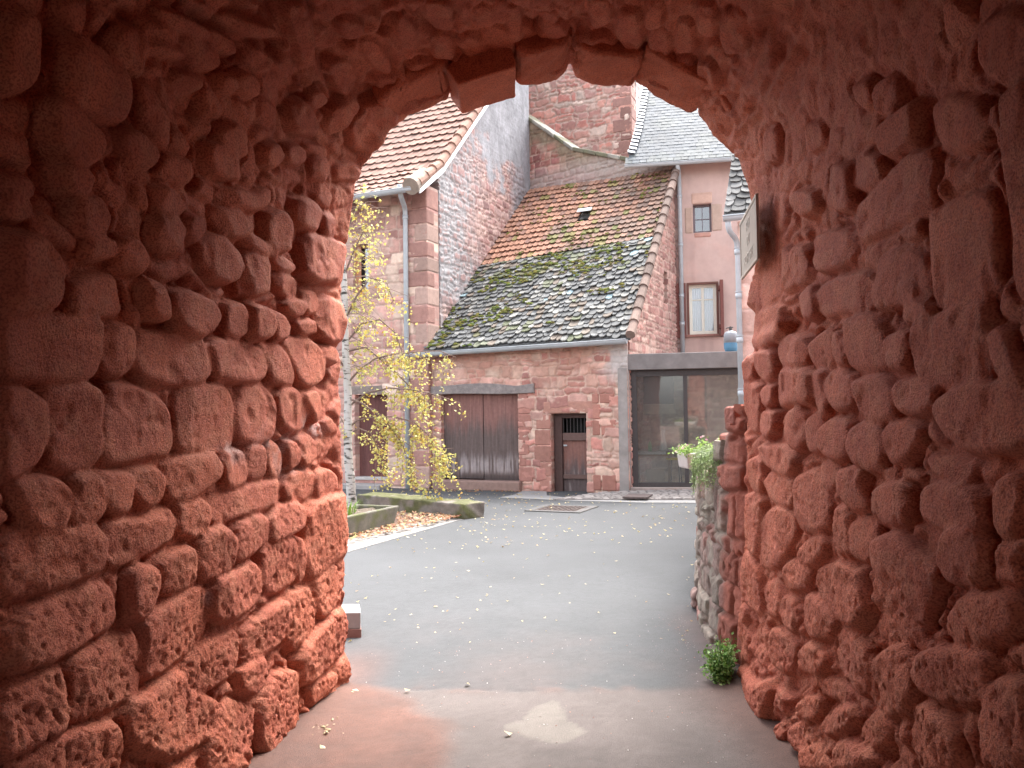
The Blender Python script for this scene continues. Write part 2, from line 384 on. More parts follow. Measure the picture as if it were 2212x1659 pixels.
# ================================================================== the red stone passage
# stone outlines measured on enlarged pieces of the photograph: (x0, y0, scale) then polygons
STONES = {
 (0, 1000, 1.58): """0,270 180,285 520,280 575,330 585,480 575,640 480,690 250,690 0,665;600,380 690,350 780,365 808,450 800,600 740,650 640,650 590,560
830,410 1000,385 1180,400 1245,470 1255,600 1200,690 1000,695 830,650 805,560;1230,430 1400,425 1540,480 1580,590 1560,670 1380,690 1260,660 1245,540
1530,460 1640,460 1700,530 1735,640 1730,700 1600,690 1585,580;1670,440 1800,410 1880,470 1915,570 1905,660 1830,715 1760,690 1735,590
0,750 150,745 235,780 262,860 265,1000 240,1140 130,1230 0,1270;275,740 420,700 560,715 600,780 615,980 600,1120 540,1190 420,1215 310,1190 265,1050 262,880
640,720 780,705 920,750 1010,830 1035,960 1025,1100 900,1130 700,1160 625,1140 620,950;1070,720 1200,695 1340,710 1400,800 1410,960 1390,1080 1250,1110 1090,1090 1050,1050 1050,850
1440,710 1560,690 1620,770 1640,900 1620,1020 1520,1065 1430,1040 1410,880;1650,730 1760,720 1820,800 1835,900 1800,960 1700,985 1655,930
1770,740 1870,730 1900,800 1890,900 1850,940 1840,860;90,1290 230,1240 370,1270 400,1330 390,1480 340,1560 200,1565 120,1500
430,1250 560,1225 600,1300 610,1430 570,1510 450,1535 390,1480 405,1330;590,1240 720,1210 800,1240 810,1340 780,1440 660,1460 620,1400
820,1200 950,1205 985,1270 980,1370 900,1410 830,1370 815,1280;990,1160 1100,1120 1270,1110 1312,1170 1300,1250 1230,1310 1130,1380 1020,1360 985,1260
1320,1120 1440,1090 1475,1170 1480,1270 1400,1305 1330,1310;1475,1085 1570,1065 1580,1160 1575,1250 1490,1260;1590,1060 1650,1050 1680,1130 1665,1240 1610,1250 1585,1160
1680,1050 1740,1030 1772,1090 1765,1170 1700,1220;1260,1380 1400,1320 1640,1265 1688,1310 1680,1400 1500,1450 1310,1525 1255,1500
1700,1240 1830,1195 1885,1240 1885,1330 1820,1380 1700,1395 1690,1310;1760,1000 1840,990 1870,1050 1865,1150 1800,1180 1770,1120;1880,1230 1950,1200 2000,1250 2005,1330 1940,1370 1890,1380
1080,1400 1200,1375 1250,1400 1255,1480 1240,1570 1130,1600 1070,1570 1075,1480;380,130 560,50 700,80 728,180 720,280 600,300 420,290 365,230
850,60 930,90 985,220 990,310 900,320 840,240;0,-160 180,-190 310,-90 355,15 340,190 270,255 95,270 0,260;1000,150 1120,130 1250,210 1290,300 1220,390 1100,400 1020,340 995,230
1340,230 1420,205 1455,280 1440,390 1380,430 1330,380;1460,240 1540,215 1590,270 1600,360 1560,430 1460,430;1590,260 1660,280 1705,360 1690,430 1620,450 1595,370
1870,210 1950,180 2060,240 2080,320 2050,420 1960,450 1880,400 1855,310;1620,50 1700,30 1760,90 1765,180 1700,190 1640,130;1790,150 1870,140 1895,210 1860,280 1800,285
1680,215 1800,205 1790,270 1720,310;1740,320 1840,310 1855,390 1780,400;1890,470 1960,470 2000,520 1960,580 1900,560""",
 (0, 1830, 1.58): """0,270 250,240 560,220 605,290 605,400 570,500 300,600 0,700;620,220 720,190 860,180 1020,120 1058,190 1050,300 900,390 730,450 640,450 600,350
1180,300 1260,240 1350,230 1385,310 1380,480 1270,560 1190,550 1165,420;1390,230 1480,170 1580,150 1605,260 1590,340 1480,420 1400,440 1385,330
1600,150 1700,100 1790,85 1810,170 1790,230 1680,300 1600,340;1830,110 1950,50 2050,60 2068,200 2060,380 1960,460 1860,530 1815,490 1810,330
30,860 200,700 450,590 640,560 690,620 695,800 560,880 350,1010 120,1095 40,1040 10,950;770,500 850,450 920,480 935,580 900,680 850,770 770,770 750,640
960,440 1060,370 1140,340 1165,430 1165,560 1060,620 970,640 945,540;870,780 1000,690 1130,610 1220,590 1250,720 1245,860 1100,1010 900,1120 860,1100 850,930
1260,560 1400,490 1520,450 1560,540 1560,660 1440,740 1300,790 1255,760;1560,370 1700,290 1760,290 1780,400 1770,540 1680,620 1590,640 1545,540
1780,280 1810,330 1810,540 1780,550;1880,520 1990,450 2008,560 1990,690 1900,780 1870,690;0,1230 200,1130 370,1050 400,1160 410,1320 380,1430 150,1560 0,1620
440,1030 600,930 800,830 840,900 850,1100 830,1210 600,1330 420,1390 430,1230;1140,1010 1280,900 1410,830 1420,950 1410,1080 1300,1170 1150,1220 1110,1130
1430,880 1560,760 1700,660 1720,780 1700,900 1570,1000 1450,1050;1720,640 1840,570 1880,680 1870,850 1770,970 1710,900
1900,800 2050,690 2080,800 2060,950 1980,1030 1850,1150 1790,1150 1780,980;750,1290 900,1200 1090,1080 1115,1200 1300,1260 1310,1400 1200,1500 1000,1600 830,1560 740,1450
1330,1250 1500,1290 1510,1400 1470,1700 1200,1750 1220,1530;1540,1280 1600,1130 1760,1070 1775,1200 1765,1420 1600,1560 1560,1570 1530,1450
1845,1180 1990,1090 2010,1150 1930,1240 1860,1280;2010,1030 2080,1000 2100,1080 2060,1130 2000,1130;50,1640 400,1450 700,1380 730,1500 700,1750 50,1800;1440,1060 1560,1000 1570,1120 1520,1230 1430,1200""",
 (0, 0, 1.58): """400,250 520,220 750,400 762,600 730,715 620,680 390,580 380,400;680,200 780,150 870,220 878,330 840,440 760,390 640,280
270,600 400,590 590,760 595,860 530,980 420,990 300,850;820,500 920,520 985,720 1005,860 920,830 850,720;960,910 1080,920 1190,1000 1180,1060 1090,1075 950,1040
700,780 800,770 900,860 925,930 870,985 780,960;350,1000 480,990 540,1070 520,1130 420,1145 370,1100;0,1040 150,1060 190,1120 170,1180 0,1140
920,1110 1000,1100 1090,1200 1095,1250 1000,1275 920,1230;930,1280 1040,1270 1100,1360 1060,1430 1070,1510 960,1500 905,1390;1100,1290 1170,1290 1190,1370 1150,1440 1100,1400
1180,1430 1300,1390 1400,1500 1415,1600 1350,1680 1250,1650 1180,1530;1270,1250 1380,1230 1490,1310 1490,1360 1400,1410 1300,1370;1310,1130 1420,1100 1480,1150 1590,1110 1570,1230 1460,1240 1340,1200
440,1180 560,1150 640,1220 640,1330 600,1400 480,1400 410,1300;480,1430 620,1410 720,1470 720,1530 520,1530;700,1440 800,1430 860,1520 850,1620 700,1620
0,1170 130,1180 165,1250 100,1310 0,1310;170,1270 300,1300 460,1420 440,1460 300,1420 180,1350;1240,840 1340,860 1440,950 1450,1050 1300,1040 1230,960
1300,780 1400,720 1480,800 1470,920 1330,880;1560,880 1650,850 1690,930 1660,990 1570,980;1850,960 1920,930 1940,1010 1910,1080 1840,1060;1990,970 2070,960 2135,1020 2140,1060 1990,1060
1740,1190 1820,1170 1900,1240 1895,1340 1840,1370 1750,1330;1840,1090 1920,1090 1965,1180 1960,1240 1880,1200;1560,1270 1650,1240 1710,1330 1700,1480 1600,1500 1560,1400
1780,1380 1900,1390 2050,1460 2060,1670 1780,1670;1900,1250 1955,1240 1960,1420 1910,1390;1460,1390 1560,1430 1640,1520 1560,1510 1440,1440;1610,1530 1700,1520 1765,1600 1640,1600
1430,1500 1550,1480 1610,1600 1600,1720 1440,1760 1430,1659;930,50 1200,150 1250,200 1150,190 950,110;1100,220 1180,220 1330,350 1300,410 1200,400 1090,300
1250,160 1400,250 1400,310 1350,310 1240,240;1300,60 1500,130 1620,150 1620,210 1500,220 1350,150;1700,20 1820,10 1850,200 1855,350 1780,410 1740,250
1080,430 1180,460 1200,510 1140,530 1060,480;1400,440 1500,450 1540,520 1500,570 1400,530;1310,440 1370,450 1395,530 1360,570 1300,520;860,130 1050,190 1080,230 1040,250 850,180
880,240 1080,300 1100,340 1000,330 870,280;1720,620 1800,590 1865,700 1830,790 1740,790 1700,700;1830,540 1900,530 1940,590 1890,640 1830,600;1960,620 2100,560 2120,650 1990,800 1940,740
1820,860 1900,860 1970,920 1930,940 1830,900;1700,860 1790,880 1825,950 1750,990 1700,950;360,0 520,0 530,90 480,190 440,160;0,100 220,60 240,300 180,520 0,560""",
 (1100, 0, 1.3012): """520,90 600,130 610,230 570,245 520,200;350,200 420,230 470,310 470,360 410,340 340,240;870,50 960,50 990,110 960,140 900,130;1040,50 1100,40 1110,190 1060,190
1110,130 1180,170 1190,280 1150,290 1100,250;1195,110 1330,120 1335,310 1280,400 1200,350;1210,60 1280,60 1280,150 1240,160;1580,60 1690,80 1700,240 1640,260 1580,180
1580,250 1640,270 1620,300 1580,290;1360,240 1420,180 1560,190 1580,260 1420,240;850,170 930,200 950,280 860,290 800,220;940,130 1060,170 1100,250 1000,280 940,230
560,310 760,300 800,380 690,430 580,420;470,450 560,430 620,520 580,560 500,510;1720,170 1830,170 1830,310 1750,300;1860,130 1930,130 1940,270 1870,260;1830,290 1940,310 1900,430 1830,400
270,600 440,480 500,560 420,680 290,740;640,20 760,10 780,130 680,150;1440,20 1540,10 1550,120 1460,140;1720,20 1800,10 1800,130 1720,140;1960,20 2060,30 2060,180 1980,190;2080,80 2180,60 2190,260 2090,270
220,90 330,110 330,170 240,190;700,170 780,180 790,280 690,290;180,330 290,300 330,420 240,470;1000,20 1030,20 1030,120 1000,110;1960,300 2050,310 2060,450 1980,440""",
 (2600, 0, 1.508): """1370,20 1500,0 1560,100 1500,160 1430,220 1380,160;1740,560 1800,500 1900,450 1950,1700 1790,1659 1770,1200 1740,900;1300,610 1400,530 1600,600 1650,800 1500,860 1350,790
1050,700 1150,620 1240,560 1250,700 1240,800 1130,880 1050,850;1110,960 1200,890 1350,850 1360,1180 1250,1240 1060,1310 920,1360 900,1180 980,1100;900,870 1030,870 1060,980 980,1060 890,1050
1010,480 1100,440 1150,530 1100,630 1020,640;1330,1200 1500,1120 1670,1100 1690,1500 1680,1650 1560,1760 1350,1740 1310,1400;760,950 870,940 890,1060 900,1170 800,1200 760,1050
1050,1450 1200,1400 1300,1480 1320,1700 1120,1720 1010,1659;680,1340 780,1290 880,1310 900,1460 800,1520 680,1530;480,1400 540,1390 550,1560 480,1640;550,1390 640,1390 660,1540 580,1620 545,1560
1640,640 1700,620 1730,850 1690,860;1160,1320 1260,1260 1280,1330 1200,1360;890,480 980,450 1000,560 920,600;1600,120 1760,60 1870,160 1860,420 1740,500 1620,380;560,1080 660,1060 700,1180 600,1230
420,1120 500,1100 530,1260 440,1300;300,1300 380,1270 400,1400 330,1460;620,700 700,690 720,820 640,860;380,760 460,740 480,900 400,930""",
 (2600, 1000, 1.6589): """340,60 380,50 390,230 360,290 320,260;400,60 510,10 520,150 430,210 390,180;520,10 600,0 640,110 560,150 520,110;610,0 730,0 720,70 650,110
780,130 870,60 1080,40 1080,260 920,290 800,310 770,220;640,180 740,110 770,200 760,310 680,330;1090,130 1200,100 1360,120 1380,200 1230,230 1100,260;1290,250 1370,190 1470,230 1470,280 1330,350 1280,310
1370,340 1500,280 1800,230 1850,350 1840,700 1550,750 1420,710 1360,500;1830,410 1950,360 2030,560 2057,700 1930,700 1840,540;945,330 1060,290 1150,310 1190,450 1210,630 980,640 945,500
720,470 800,400 860,400 840,620 750,640 715,560;860,410 940,420 960,600 880,620;1200,430 1280,390 1370,400 1340,620 1240,660 1190,500;520,460 600,410 720,450 700,620 540,620 505,530
360,290 520,230 560,380 500,480 350,530;390,530 490,530 500,650 450,730 385,660;290,590 350,560 380,610 370,710 300,710;520,640 620,630 740,630 745,850 640,850 520,880
815,690 890,640 1000,680 980,870 850,880 805,760;1000,700 1110,670 1210,720 1240,920 1150,970 1040,930 990,770;1220,740 1400,680 1520,750 1500,880 1380,920 1260,900
1520,840 1640,740 1900,700 2100,760 2100,1150 1700,1160 1600,1080 1510,950;740,660 800,650 800,780 830,900 790,980 750,800;310,740 400,720 420,860 390,1050 330,1000;410,760 490,730 500,830 440,880
420,900 500,890 520,1000 460,1080 405,1030;590,920 660,870 700,940 690,1120 620,1130 580,1040;700,950 770,910 790,1010 780,1180 710,1140;800,1010 880,920 970,950 975,1100 950,1190 850,1190 790,1120
980,1000 1060,960 1160,1000 1180,1160 1170,1260 1080,1270 980,1180;1175,1000 1290,960 1400,1000 1420,1060 1350,1180 1230,1240 1180,1150;400,1110 560,1120 640,1200 600,1300 490,1260 420,1200
340,1210 430,1180 440,1330 420,1410 360,1390;480,1270 600,1310 620,1420 590,1500 500,1460 430,1350;640,1310 740,1250 830,1380 850,1500 830,1659 690,1659 640,1500
780,1230 900,1210 890,1330 840,1400 790,1340;900,1260 1050,1240 1060,1400 1090,1500 980,1520 890,1380;1110,1380 1200,1340 1310,1360 1340,1500 1300,1640 1130,1600 1100,1480;1150,1260 1240,1270 1240,1310 1160,1310
1260,1280 1340,1270 1400,1330 1270,1310;1840,1350 1960,1320 1990,1480 1960,1659 1830,1659;1430,1180 1560,1200 1700,1230 1680,1330 1500,1300;1420,1380 1560,1350 1760,1400 1790,1640 1560,1659 1400,1560""",
 (2600, 1880, 1.6589): """420,80 510,20 610,80 630,200 560,400 450,420 390,380 410,200;310,-40 440,-30 410,100 400,360 330,300;310,310 400,390 420,540 400,720 290,600;420,500 520,500 540,600 520,730 430,690
530,590 620,610 670,700 640,810 580,800 520,690;690,570 780,610 880,750 840,860 720,850 680,700;740,430 880,370 1010,430 1050,560 1080,700 1010,800 900,760 780,600;570,380 680,360 730,460 690,560 570,560
660,250 790,220 830,290 740,400 650,370;1120,260 1250,200 1400,340 1500,420 1490,560 1400,800 1230,540 1130,420;970,140 1080,90 1140,180 1110,320 1050,390 960,300;860,50 950,40 960,330 870,320
1580,650 1760,560 1960,620 2000,800 1800,900 1650,900 1530,800;1400,960 1550,900 1800,960 1840,1060 1790,1250 1500,1260 1350,1100;860,850 950,810 1080,900 1100,1000 1060,1200 960,1130 880,1010
1110,980 1250,900 1340,1000 1360,1180 1320,1330 1160,1350 1080,1200 1070,1080;1340,1250 1450,1260 1640,1420 1700,1700 1420,1700 1330,1450;1800,1190 1900,1090 2057,1180 2100,1700 1830,1700 1780,1400
470,780 570,830 630,900 590,1080 480,1000;640,920 760,880 850,1000 780,1080 660,1050;750,1100 880,1130 960,1200 900,1250 760,1180;690,1240 790,1200 800,1320 740,1380 680,1300
810,1330 960,1250 1000,1350 930,1450 830,1430;670,1400 740,1370 790,1470 750,1560 680,1500;1020,1370 1150,1310 1230,1450 1150,1560 1010,1470;270,1060 340,1040 430,1150 540,1100 530,1400 430,1380 290,1240
450,1400 530,1430 520,1530 460,1540;760,1540 820,1500 900,1659 760,1659;540,1420 650,1380 660,1600 560,1659;910,1500 1000,1480 1140,1600 1100,1659 910,1659;1560,200 1700,160 1800,300 1760,500 1600,520 1530,380"""}

YE, YN = 5.05, -6.2
# outline of the far mouth, in photograph coordinates, left foot to right foot
OUT_SM = [(768, 1482), (757, 1300), (750, 1120), (744, 950), (742, 780), (750, 650), (752, 540), (762, 450), (785, 350), (830, 278), (890, 232), (960, 198),
          (1050, 168), (1150, 148), (1240, 142), (1330, 150), (1420, 178), (1500, 232), (1555, 300), (1590, 380), (1610, 460), (1616, 600), (1606, 800), (1598, 1000), (1592, 1200), (1588, 1380), (1600, 1492)]
def _n(x0, y0, s, L): return [((x0 + a / s) / 1.736, (y0 + b / s) / 1.736) for a, b in L]
OUT_DT = (_n(0, 1830, 1.58, [(2100, 1130), (2098, 1080), (2080, 1000), (2062, 960), (2080, 800), (2052, 690), (2058, 560), (2066, 470), (2070, 300), (2068, 200), (2064, 60)])
          + _n(0, 1000, 1.58, [(2064, 1350), (2050, 1150), (2042, 1000), (2038, 850), (2028, 700), (2040, 570), (2008, 490), (2045, 440), (2080, 330), (2062, 245), (2038, 190)])
          + _n(0, 0, 1.58, [(2060, 1600), (2060, 1470), (2085, 1440), (2096, 1330), (2110, 1220), (2140, 1060), (2150, 1010)])
          + _n(1100, 0, 1.3012, [(340, 860), (365, 820), (395, 780), (455, 715), (480, 650), (530, 600), (600, 555), (700, 515), (770, 480), (900, 400), (1050, 345), (1090, 350), (1200, 380), (1290, 390), (1345, 330), (1370, 330), (1450, 340), (1640, 380), (1680, 395), (1760, 455), (1870, 510), (1960, 540), (2000, 560), (2050, 640), (2105, 710), (2140, 780)])
          + _n(2600, 0, 1.508, [(215, 850), (252, 950), (292, 1060), (318, 1170), (345, 1300), (330, 1480), (318, 1600)])
          + _n(2600, 1000, 1.6589, [(345, 60), (308, 240), (366, 290), (345, 440), (342, 530), (290, 600), (300, 720), (300, 850), (310, 1000), (298, 1080), (300, 1250), (305, 1390), (318, 1450), (310, 1659)])
          + _n(2600, 1880, 1.6589, [(316, 200), (300, 300), (292, 450), (280, 620), (262, 760), (285, 900), (275, 1000), (255, 1080), (290, 1180)]) + [(1602, 1492)])

def _catmull(P, n):
    P = np.array(P, float); d = np.r_[0, np.cumsum(np.hypot(*np.diff(P, axis=0).T))]
    t = np.linspace(0, d[-1], n); x = np.interp(t, d, P[:, 0]); z = np.interp(t, d, P[:, 1])
    k = np.ones(9) / 9
    xp = np.r_[np.full(4, x[0]), x, np.full(4, x[-1])]; zp = np.r_[2 * z[0] - z[4:0:-1], z, 2 * z[-1] - z[-2:-6:-1]]
    return np.convolve(xp, k, 'valid'), np.convolve(zp, k, 'valid')

def tunnel_profiles(nv):
    far = [at(px, py, YE) for px, py in OUT_SM]; far = [(p[0], p[2]) for p in far]
    far[0] = (far[0][0], -0.04); far[-1] = (far[-1][0], -0.04)
    x, z = _catmull(far, 400)
    # push outwards by the mean height of the stones
    tx = np.gradient(x); tz = np.gradient(z); L = np.hypot(tx, tz); nx, nz = tz / L, -tx / L      # inward normal
    xo, zo = x - nx * 0.035, z - nz * 0.035; zo[0] = zo[-1] = -0.04
    s = np.r_[0, np.cumsum(np.hypot(np.diff(xo), np.diff(zo)))]; t = np.linspace(0, s[-1], nv)
    xs, zs = np.interp(t, s, xo), np.interp(t, s, zo)
    # detailed mouth outline at the same parameter
    det = np.array([(p[0], p[2]) for p in [at(px, py, YE) for px, py in OUT_DT]])
    ang = lambda X, Z: np.arctan2(np.minimum(Z - 2.2, 1.8), X - 0.2)
    # match by nearest outline point
    dd = np.r_[0, np.cumsum(np.hypot(*np.diff(det, axis=0).T))]; td = np.linspace(0, dd[-1], 3000)
    DX, DZ = np.interp(td, dd, det[:, 0]), np.interp(td, dd, det[:, 1])
    T2x = np.gradient(xs); T2z = np.gradient(zs); L = np.hypot(T2x, T2z); NX, NZ = T2z / L, -T2x / L
    off = np.zeros(nv)
    for i in range(nv):
        rx, rz = DX - xs[i], DZ - zs[i]; al = rx * T2x[i] / L[i] + rz * T2z[i] / L[i]; pe = rx * NX[i] + rz * NZ[i]
        c = (np.abs(al) < 0.012) & (np.abs(pe) < 0.35)
        off[i] = np.median(pe[c]) if c.any() else np.nan
    ok = ~np.isnan(off); off = np.interp(np.arange(nv), np.nonzero(ok)[0], off[ok])
    return xs, zs, NX, NZ, np.clip(off, -0.12, 0.3), t

def build_tunnel(root, m):
    yf = np.arange(1.75, YE + 1e-6, 0.0085); ys = np.r_[np.arange(YN, 1.75, 0.09), yf]; ys[-1] = YE
    nv = 1020; xs, zs, NX, NZ, off, tv = tunnel_profiles(nv)
    wl = smooth(0.6, -0.9, xs)                          # left-hand side leans away from the camera towards the viewer
    k = np.clip((YE - ys) / 3.55, 0, 1.25)[:, None]
    X = xs[None] - 0.67 * k * wl[None] - 0.03 * k * (1 - wl[None]) * smooth(0.9, 1.3, xs)[None]
    Z = zs[None] + 0.22 * k * smooth(2.3, 3.3, zs)[None]
    Y = np.broadcast_to(ys[:, None], X.shape)
    P = np.stack([X, Y, Z], -1)
    gy = np.gradient(P, axis=0); gv = np.gradient(P, axis=1); N = np.cross(gv, gy); N /= np.linalg.norm(N, axis=-1, keepdims=True)
    if N[len(ys) // 2, 40, 0] < 0: N = -N
    T = np.broadcast_to(tv[None], X.shape)
    # ---- heights
    wy = Y + 0.035 * (fbm(Y * 4, T * 4, 3, 1) - 0.5) * 2; wt = T + 0.035 * (fbm(Y * 4, T * 4, 3, 4) - 0.5) * 2
    wy = wy + 0.012 * (vnoise(Y * 22, T * 22, 31) - 0.5); wt = wt + 0.012 * (vnoise(Y * 22, T * 22, 32) - 0.5)
    f1, f2, hid = worley(wy / 0.20, wt / 0.115, 8)
    H = 0.024 * smooth(0.03, 0.32, f2 - f1) * (0.3 + 1.1 * hid)
    f1b, f2b, hb = worley(wy / 0.07, wt / 0.06, 18)
    H += 0.012 * smooth(0.0, 0.4, f2b - f1b) * hb
    H += 0.045 * (fbm(Y * 2.2, T * 2.2, 4, 12) - 0.5)
    H -= 0.05 * smooth(0.60, 0.75, fbm(Y * 5, T * 6, 3, 77))
    H *= 1 - 0.62 * smooth(2.3, 3.0, Z) * smooth(0.5, 1.1, X)
    vz = smooth(2.9, 3.4, Z); rg = 1 - 2 * np.abs(fbm(Y * 2.6, T * 7.5, 3, 91) - 0.5); H += vz * (0.075 * (rg - 0.75) + 0.03 * (fbm(Y * 6, T * 14, 3, 92) - 0.5))
    H_sign = smooth(4.35, 4.5, Y) * (X > 1.0) * smooth(2.0, 2.1, Z) * smooth(2.95, 2.85, Z)
    # ---- measured stones
    base = P + N * 0.03; vis = ys > 1.7
    sub = base[vis][::4, ::4]; px, py = proj(sub.reshape(-1, 3)); px = px.reshape(sub.shape[:2]) * 1.736; py = py.reshape(sub.shape[:2]) * 1.736
    sy, st = Y[vis][::4, ::4], T[vis][::4, ::4]
    facing = np.einsum('ijk,ijk->ij', EYE - sub, N[vis][::4, ::4]) > 0
    rs = np.random.default_rng(5); dy0 = ys; S = np.full(H.shape, -1.0)
    for (x0, y0, sc), txt in STONES.items():
        for line in txt.replace('\n', ';').split(';'):
            pts = [tuple(map(float, w.split(','))) for w in line.split()]
            poly = []
            for a, b in pts:
                qx, qy = x0 + a / sc, y0 + b / sc
                d = (px - qx) ** 2 + (py - qy) ** 2 + np.where(facing, 0, 1e9); i = np.unravel_index(np.argmin(d), d.shape)
                # refine inside the coarse cell
                gx = gy_ = 0.0
                i0, i1 = min(max(i[0], 1), px.shape[0] - 2), min(max(i[1], 1), px.shape[1] - 2)
                A = np.array([[(px[i0 + 1, i1] - px[i0 - 1, i1]) / 2, (px[i0, i1 + 1] - px[i0, i1 - 1]) / 2], [(py[i0 + 1, i1] - py[i0 - 1, i1]) / 2, (py[i0, i1 + 1] - py[i0, i1 - 1]) / 2]])
                try: du = np.linalg.solve(A, np.array([qx - px[i0, i1], qy - py[i0, i1]]))
                except Exception: du = np.zeros(2)
                du = np.clip(du, -3, 3)
                poly.append((sy[i0, i1] + du[0] * (sy[1, 0] - sy[0, 0]), st[i0, i1] + du[1] * (st[0, 1] - st[0, 0])))
            # round the corners once (Chaikin)
            q = []
            for i in range(len(poly)):
                p0, p1 = np.array(poly[i]), np.array(poly[(i + 1) % len(poly)]); q += [tuple(p0 * 0.8 + p1 * 0.2), tuple(p0 * 0.2 + p1 * 0.8)]
            poly = q
            a = np.array(poly); lo, hi = a.min(0) - 0.06, a.max(0) + 0.06
            j0, j1 = np.searchsorted(ys, [lo[0], hi[0]]); i0, i1 = np.searchsorted(tv, [lo[1], hi[1]])
            if j1 - j0 < 3 or i1 - i0 < 3: continue
            sl = (slice(j0, j1), slice(i0, i1)); yy, tt = wy[sl], wt[sl]
            # use a gentler warp for the measured ones
            yy = 0.45 * yy + 0.55 * Y[sl]; tt = 0.45 * tt + 0.55 * T[sl]
            ins = inpoly(yy, tt, poly); d = polydist(yy, tt, poly); d = np.where(ins, d, -d)
            size = min(hi - lo) - 0.12; R = np.clip(0.20 * size, 0.016, 0.036)
            cy, ct = a.mean(0)
            hh = np.clip(0.024 + 0.125 * size, 0.022, 0.046) * rs.uniform(0.75, 1.3) * (0.95 if ct > 6.0 else (1.55 if 2.0 < ct < 3.4 else 1))
            u = np.clip((d + 0.014) / R, 0, 1); dome = np.sqrt(np.clip(1 - (1 - u) ** 2.3, 0, 1))
            cy, ct = a.mean(0); tl = (yy - cy) * rs.uniform(-0.13, 0.08) + (tt - ct) * rs.uniform(-0.11, 0.11)
            tl = np.clip(tl, -0.018, 0.018)
            sid = rs.uniform(0, 90)
            h = dome * (hh + tl) + 0.014 * (fbm(yy * 7 + sid, tt * 7, 3, 3) - 0.5) * dome - 0.004
            for q in range(4):                      # chipped facets
                an = q * 1.57 + rs.uniform(-0.7, 0.7); dn = (yy - cy) * math.cos(an) + (tt - ct) * math.sin(an)
                ext = 0.5 * (abs(math.cos(an)) * (hi[0] - lo[0] - 0.12) + abs(math.sin(an)) * (hi[1] - lo[1] - 0.12))
                h = np.minimum(h, np.maximum(hh * rs.uniform(0.92, 1.12) - rs.uniform(0.25, 0.9) * (0.9 if 2.0 < ct < 3.4 else 0.38) * (dn - ext * (rs.uniform(0.3, 0.9) if 2.0 < ct < 3.4 else rs.uniform(0.55, 1.0))) + 0.010 * (fbm(yy * 9 + q, tt * 9, 2, 13) - 0.5), 0.2 * hh))
            h -= 0.010 * smooth(0.62, 0.75, fbm(yy * 11 + sid, tt * 11, 3, 6)) * dome
            S[sl] = np.where((d > -0.014) & (h > S[sl]), h, S[sl])
    seam = 0.4 * np.minimum(H, 0.03) - 0.012 - 0.03 * smooth(0.58, 0.72, fbm(Y * 7, T * 8, 3, 79))
    anyS = S > -0.5
    # keep filler low beside measured stones so that the joints stay open
    near = anyS.astype(float)
    for _ in range(10):
        p = np.pad(near, 1, mode='edge'); near = np.maximum(near, 0.25 * (p[:-2, 1:-1] + p[2:, 1:-1] + p[1:-1, :-2] + p[1:-1, 2:]))
    near = np.clip(near * 2.0, 0, 1)
    H = H * (1 - near) + seam * near
    H = np.where(anyS, np.maximum(S, seam), H)
    H += vz * 0.04 * (rg - 0.75)
    for _ in range(2):
        p = np.pad(H, 1, mode='edge'); H = 0.4 * H + 0.15 * (p[:-2, 1:-1] + p[2:, 1:-1] + p[1:-1, :-2] + p[1:-1, 2:])
    H *= 1 - 0.75 * H_sign
    # flare at the right-hand foot, fade into the measured mouth outline
    H += 0.07 * smooth(0.4, 0.0, Z) * (X > 0) * smooth(YE + 0.1, YE - 0.6, Y)
    f = smooth(0.0, 0.16, YE - Y); H = H * f + (off[None] + 0.3 * (H - 0.035)) * (1 - f)
    Hx = smooth(0.035, 0.0, YE - Y) * 0.03; H -= Hx
    # rough-cast grain: pits and crumbs about a centimetre across, coarser near the ground
    low = 0.55 + 0.9 * smooth(1.6, 0.1, Z)
    H += 0.006 * low * (vnoise(Y * 75, T * 75, 41) - 0.5) + 0.003 * low * (vnoise(Y * 38, T * 38, 42) - 0.5) + 0.005 * low * (vnoise(Y * 130, T * 130, 43) - 0.5)
    H -= 0.010 * low * smooth(1.9, 0.6, Z) * smooth(0.74, 0.90, vnoise(Y * 55, T * 55, 44))
    # lime bloom in a few joints (a stain of the wall itself)
    bl = np.zeros(H.shape)
    for qx, qy, r in ((1010, 1660, 130), (1060, 1720, 110), (860, 1700, 70), (1130, 1590, 60), (790, 2240, 60), (1180, 1610, 50)):
        ppx, ppy = proj(P.reshape(-1, 3)); ppx = ppx.reshape(H.shape) * 1.736; ppy = ppy.reshape(H.shape) * 1.736
        bl = np.maximum(bl, smooth(r, r * 0.2, np.hypot(ppx - qx, ppy - qy)) * (Y > 1.9) * (X < 0))
    bl *= smooth(0.045, 0.012, H) * smooth(0.35, 0.6, fbm(Y * 25, T * 25, 3, 60))
    c1, c2, c3 = np.array([0.58, 0.174, 0.096]), np.array([0.49, 0.142, 0.084]), np.array([0.56, 0.213, 0.125])
    n1 = fbm(Y * 3, T * 3, 4, 50)[..., None]; n2 = fbm(Y * 16, T * 16, 3, 51)[..., None]
    c = c1 * (1 - smooth(0.35, 0.65, n1)) + c2 * smooth(0.35, 0.65, n1); c = c * (1 - 0.5 * smooth(0.45, 0.7, n2)) + c3 * 0.5 * smooth(0.45, 0.7, n2)
    c = c * (1 - 0.6 * bl[..., None]) + np.array([0.5, 0.42, 0.40]) * 0.6 * bl[..., None]
    n0 = int(np.searchsorted(-zs[:nv // 2] * -1, 2.55)); n1_ = nv - int(np.searchsorted(zs[::-1][:nv // 2], 2.55))
    full = np.ones((len(ys) - 1, nv - 1), bool)
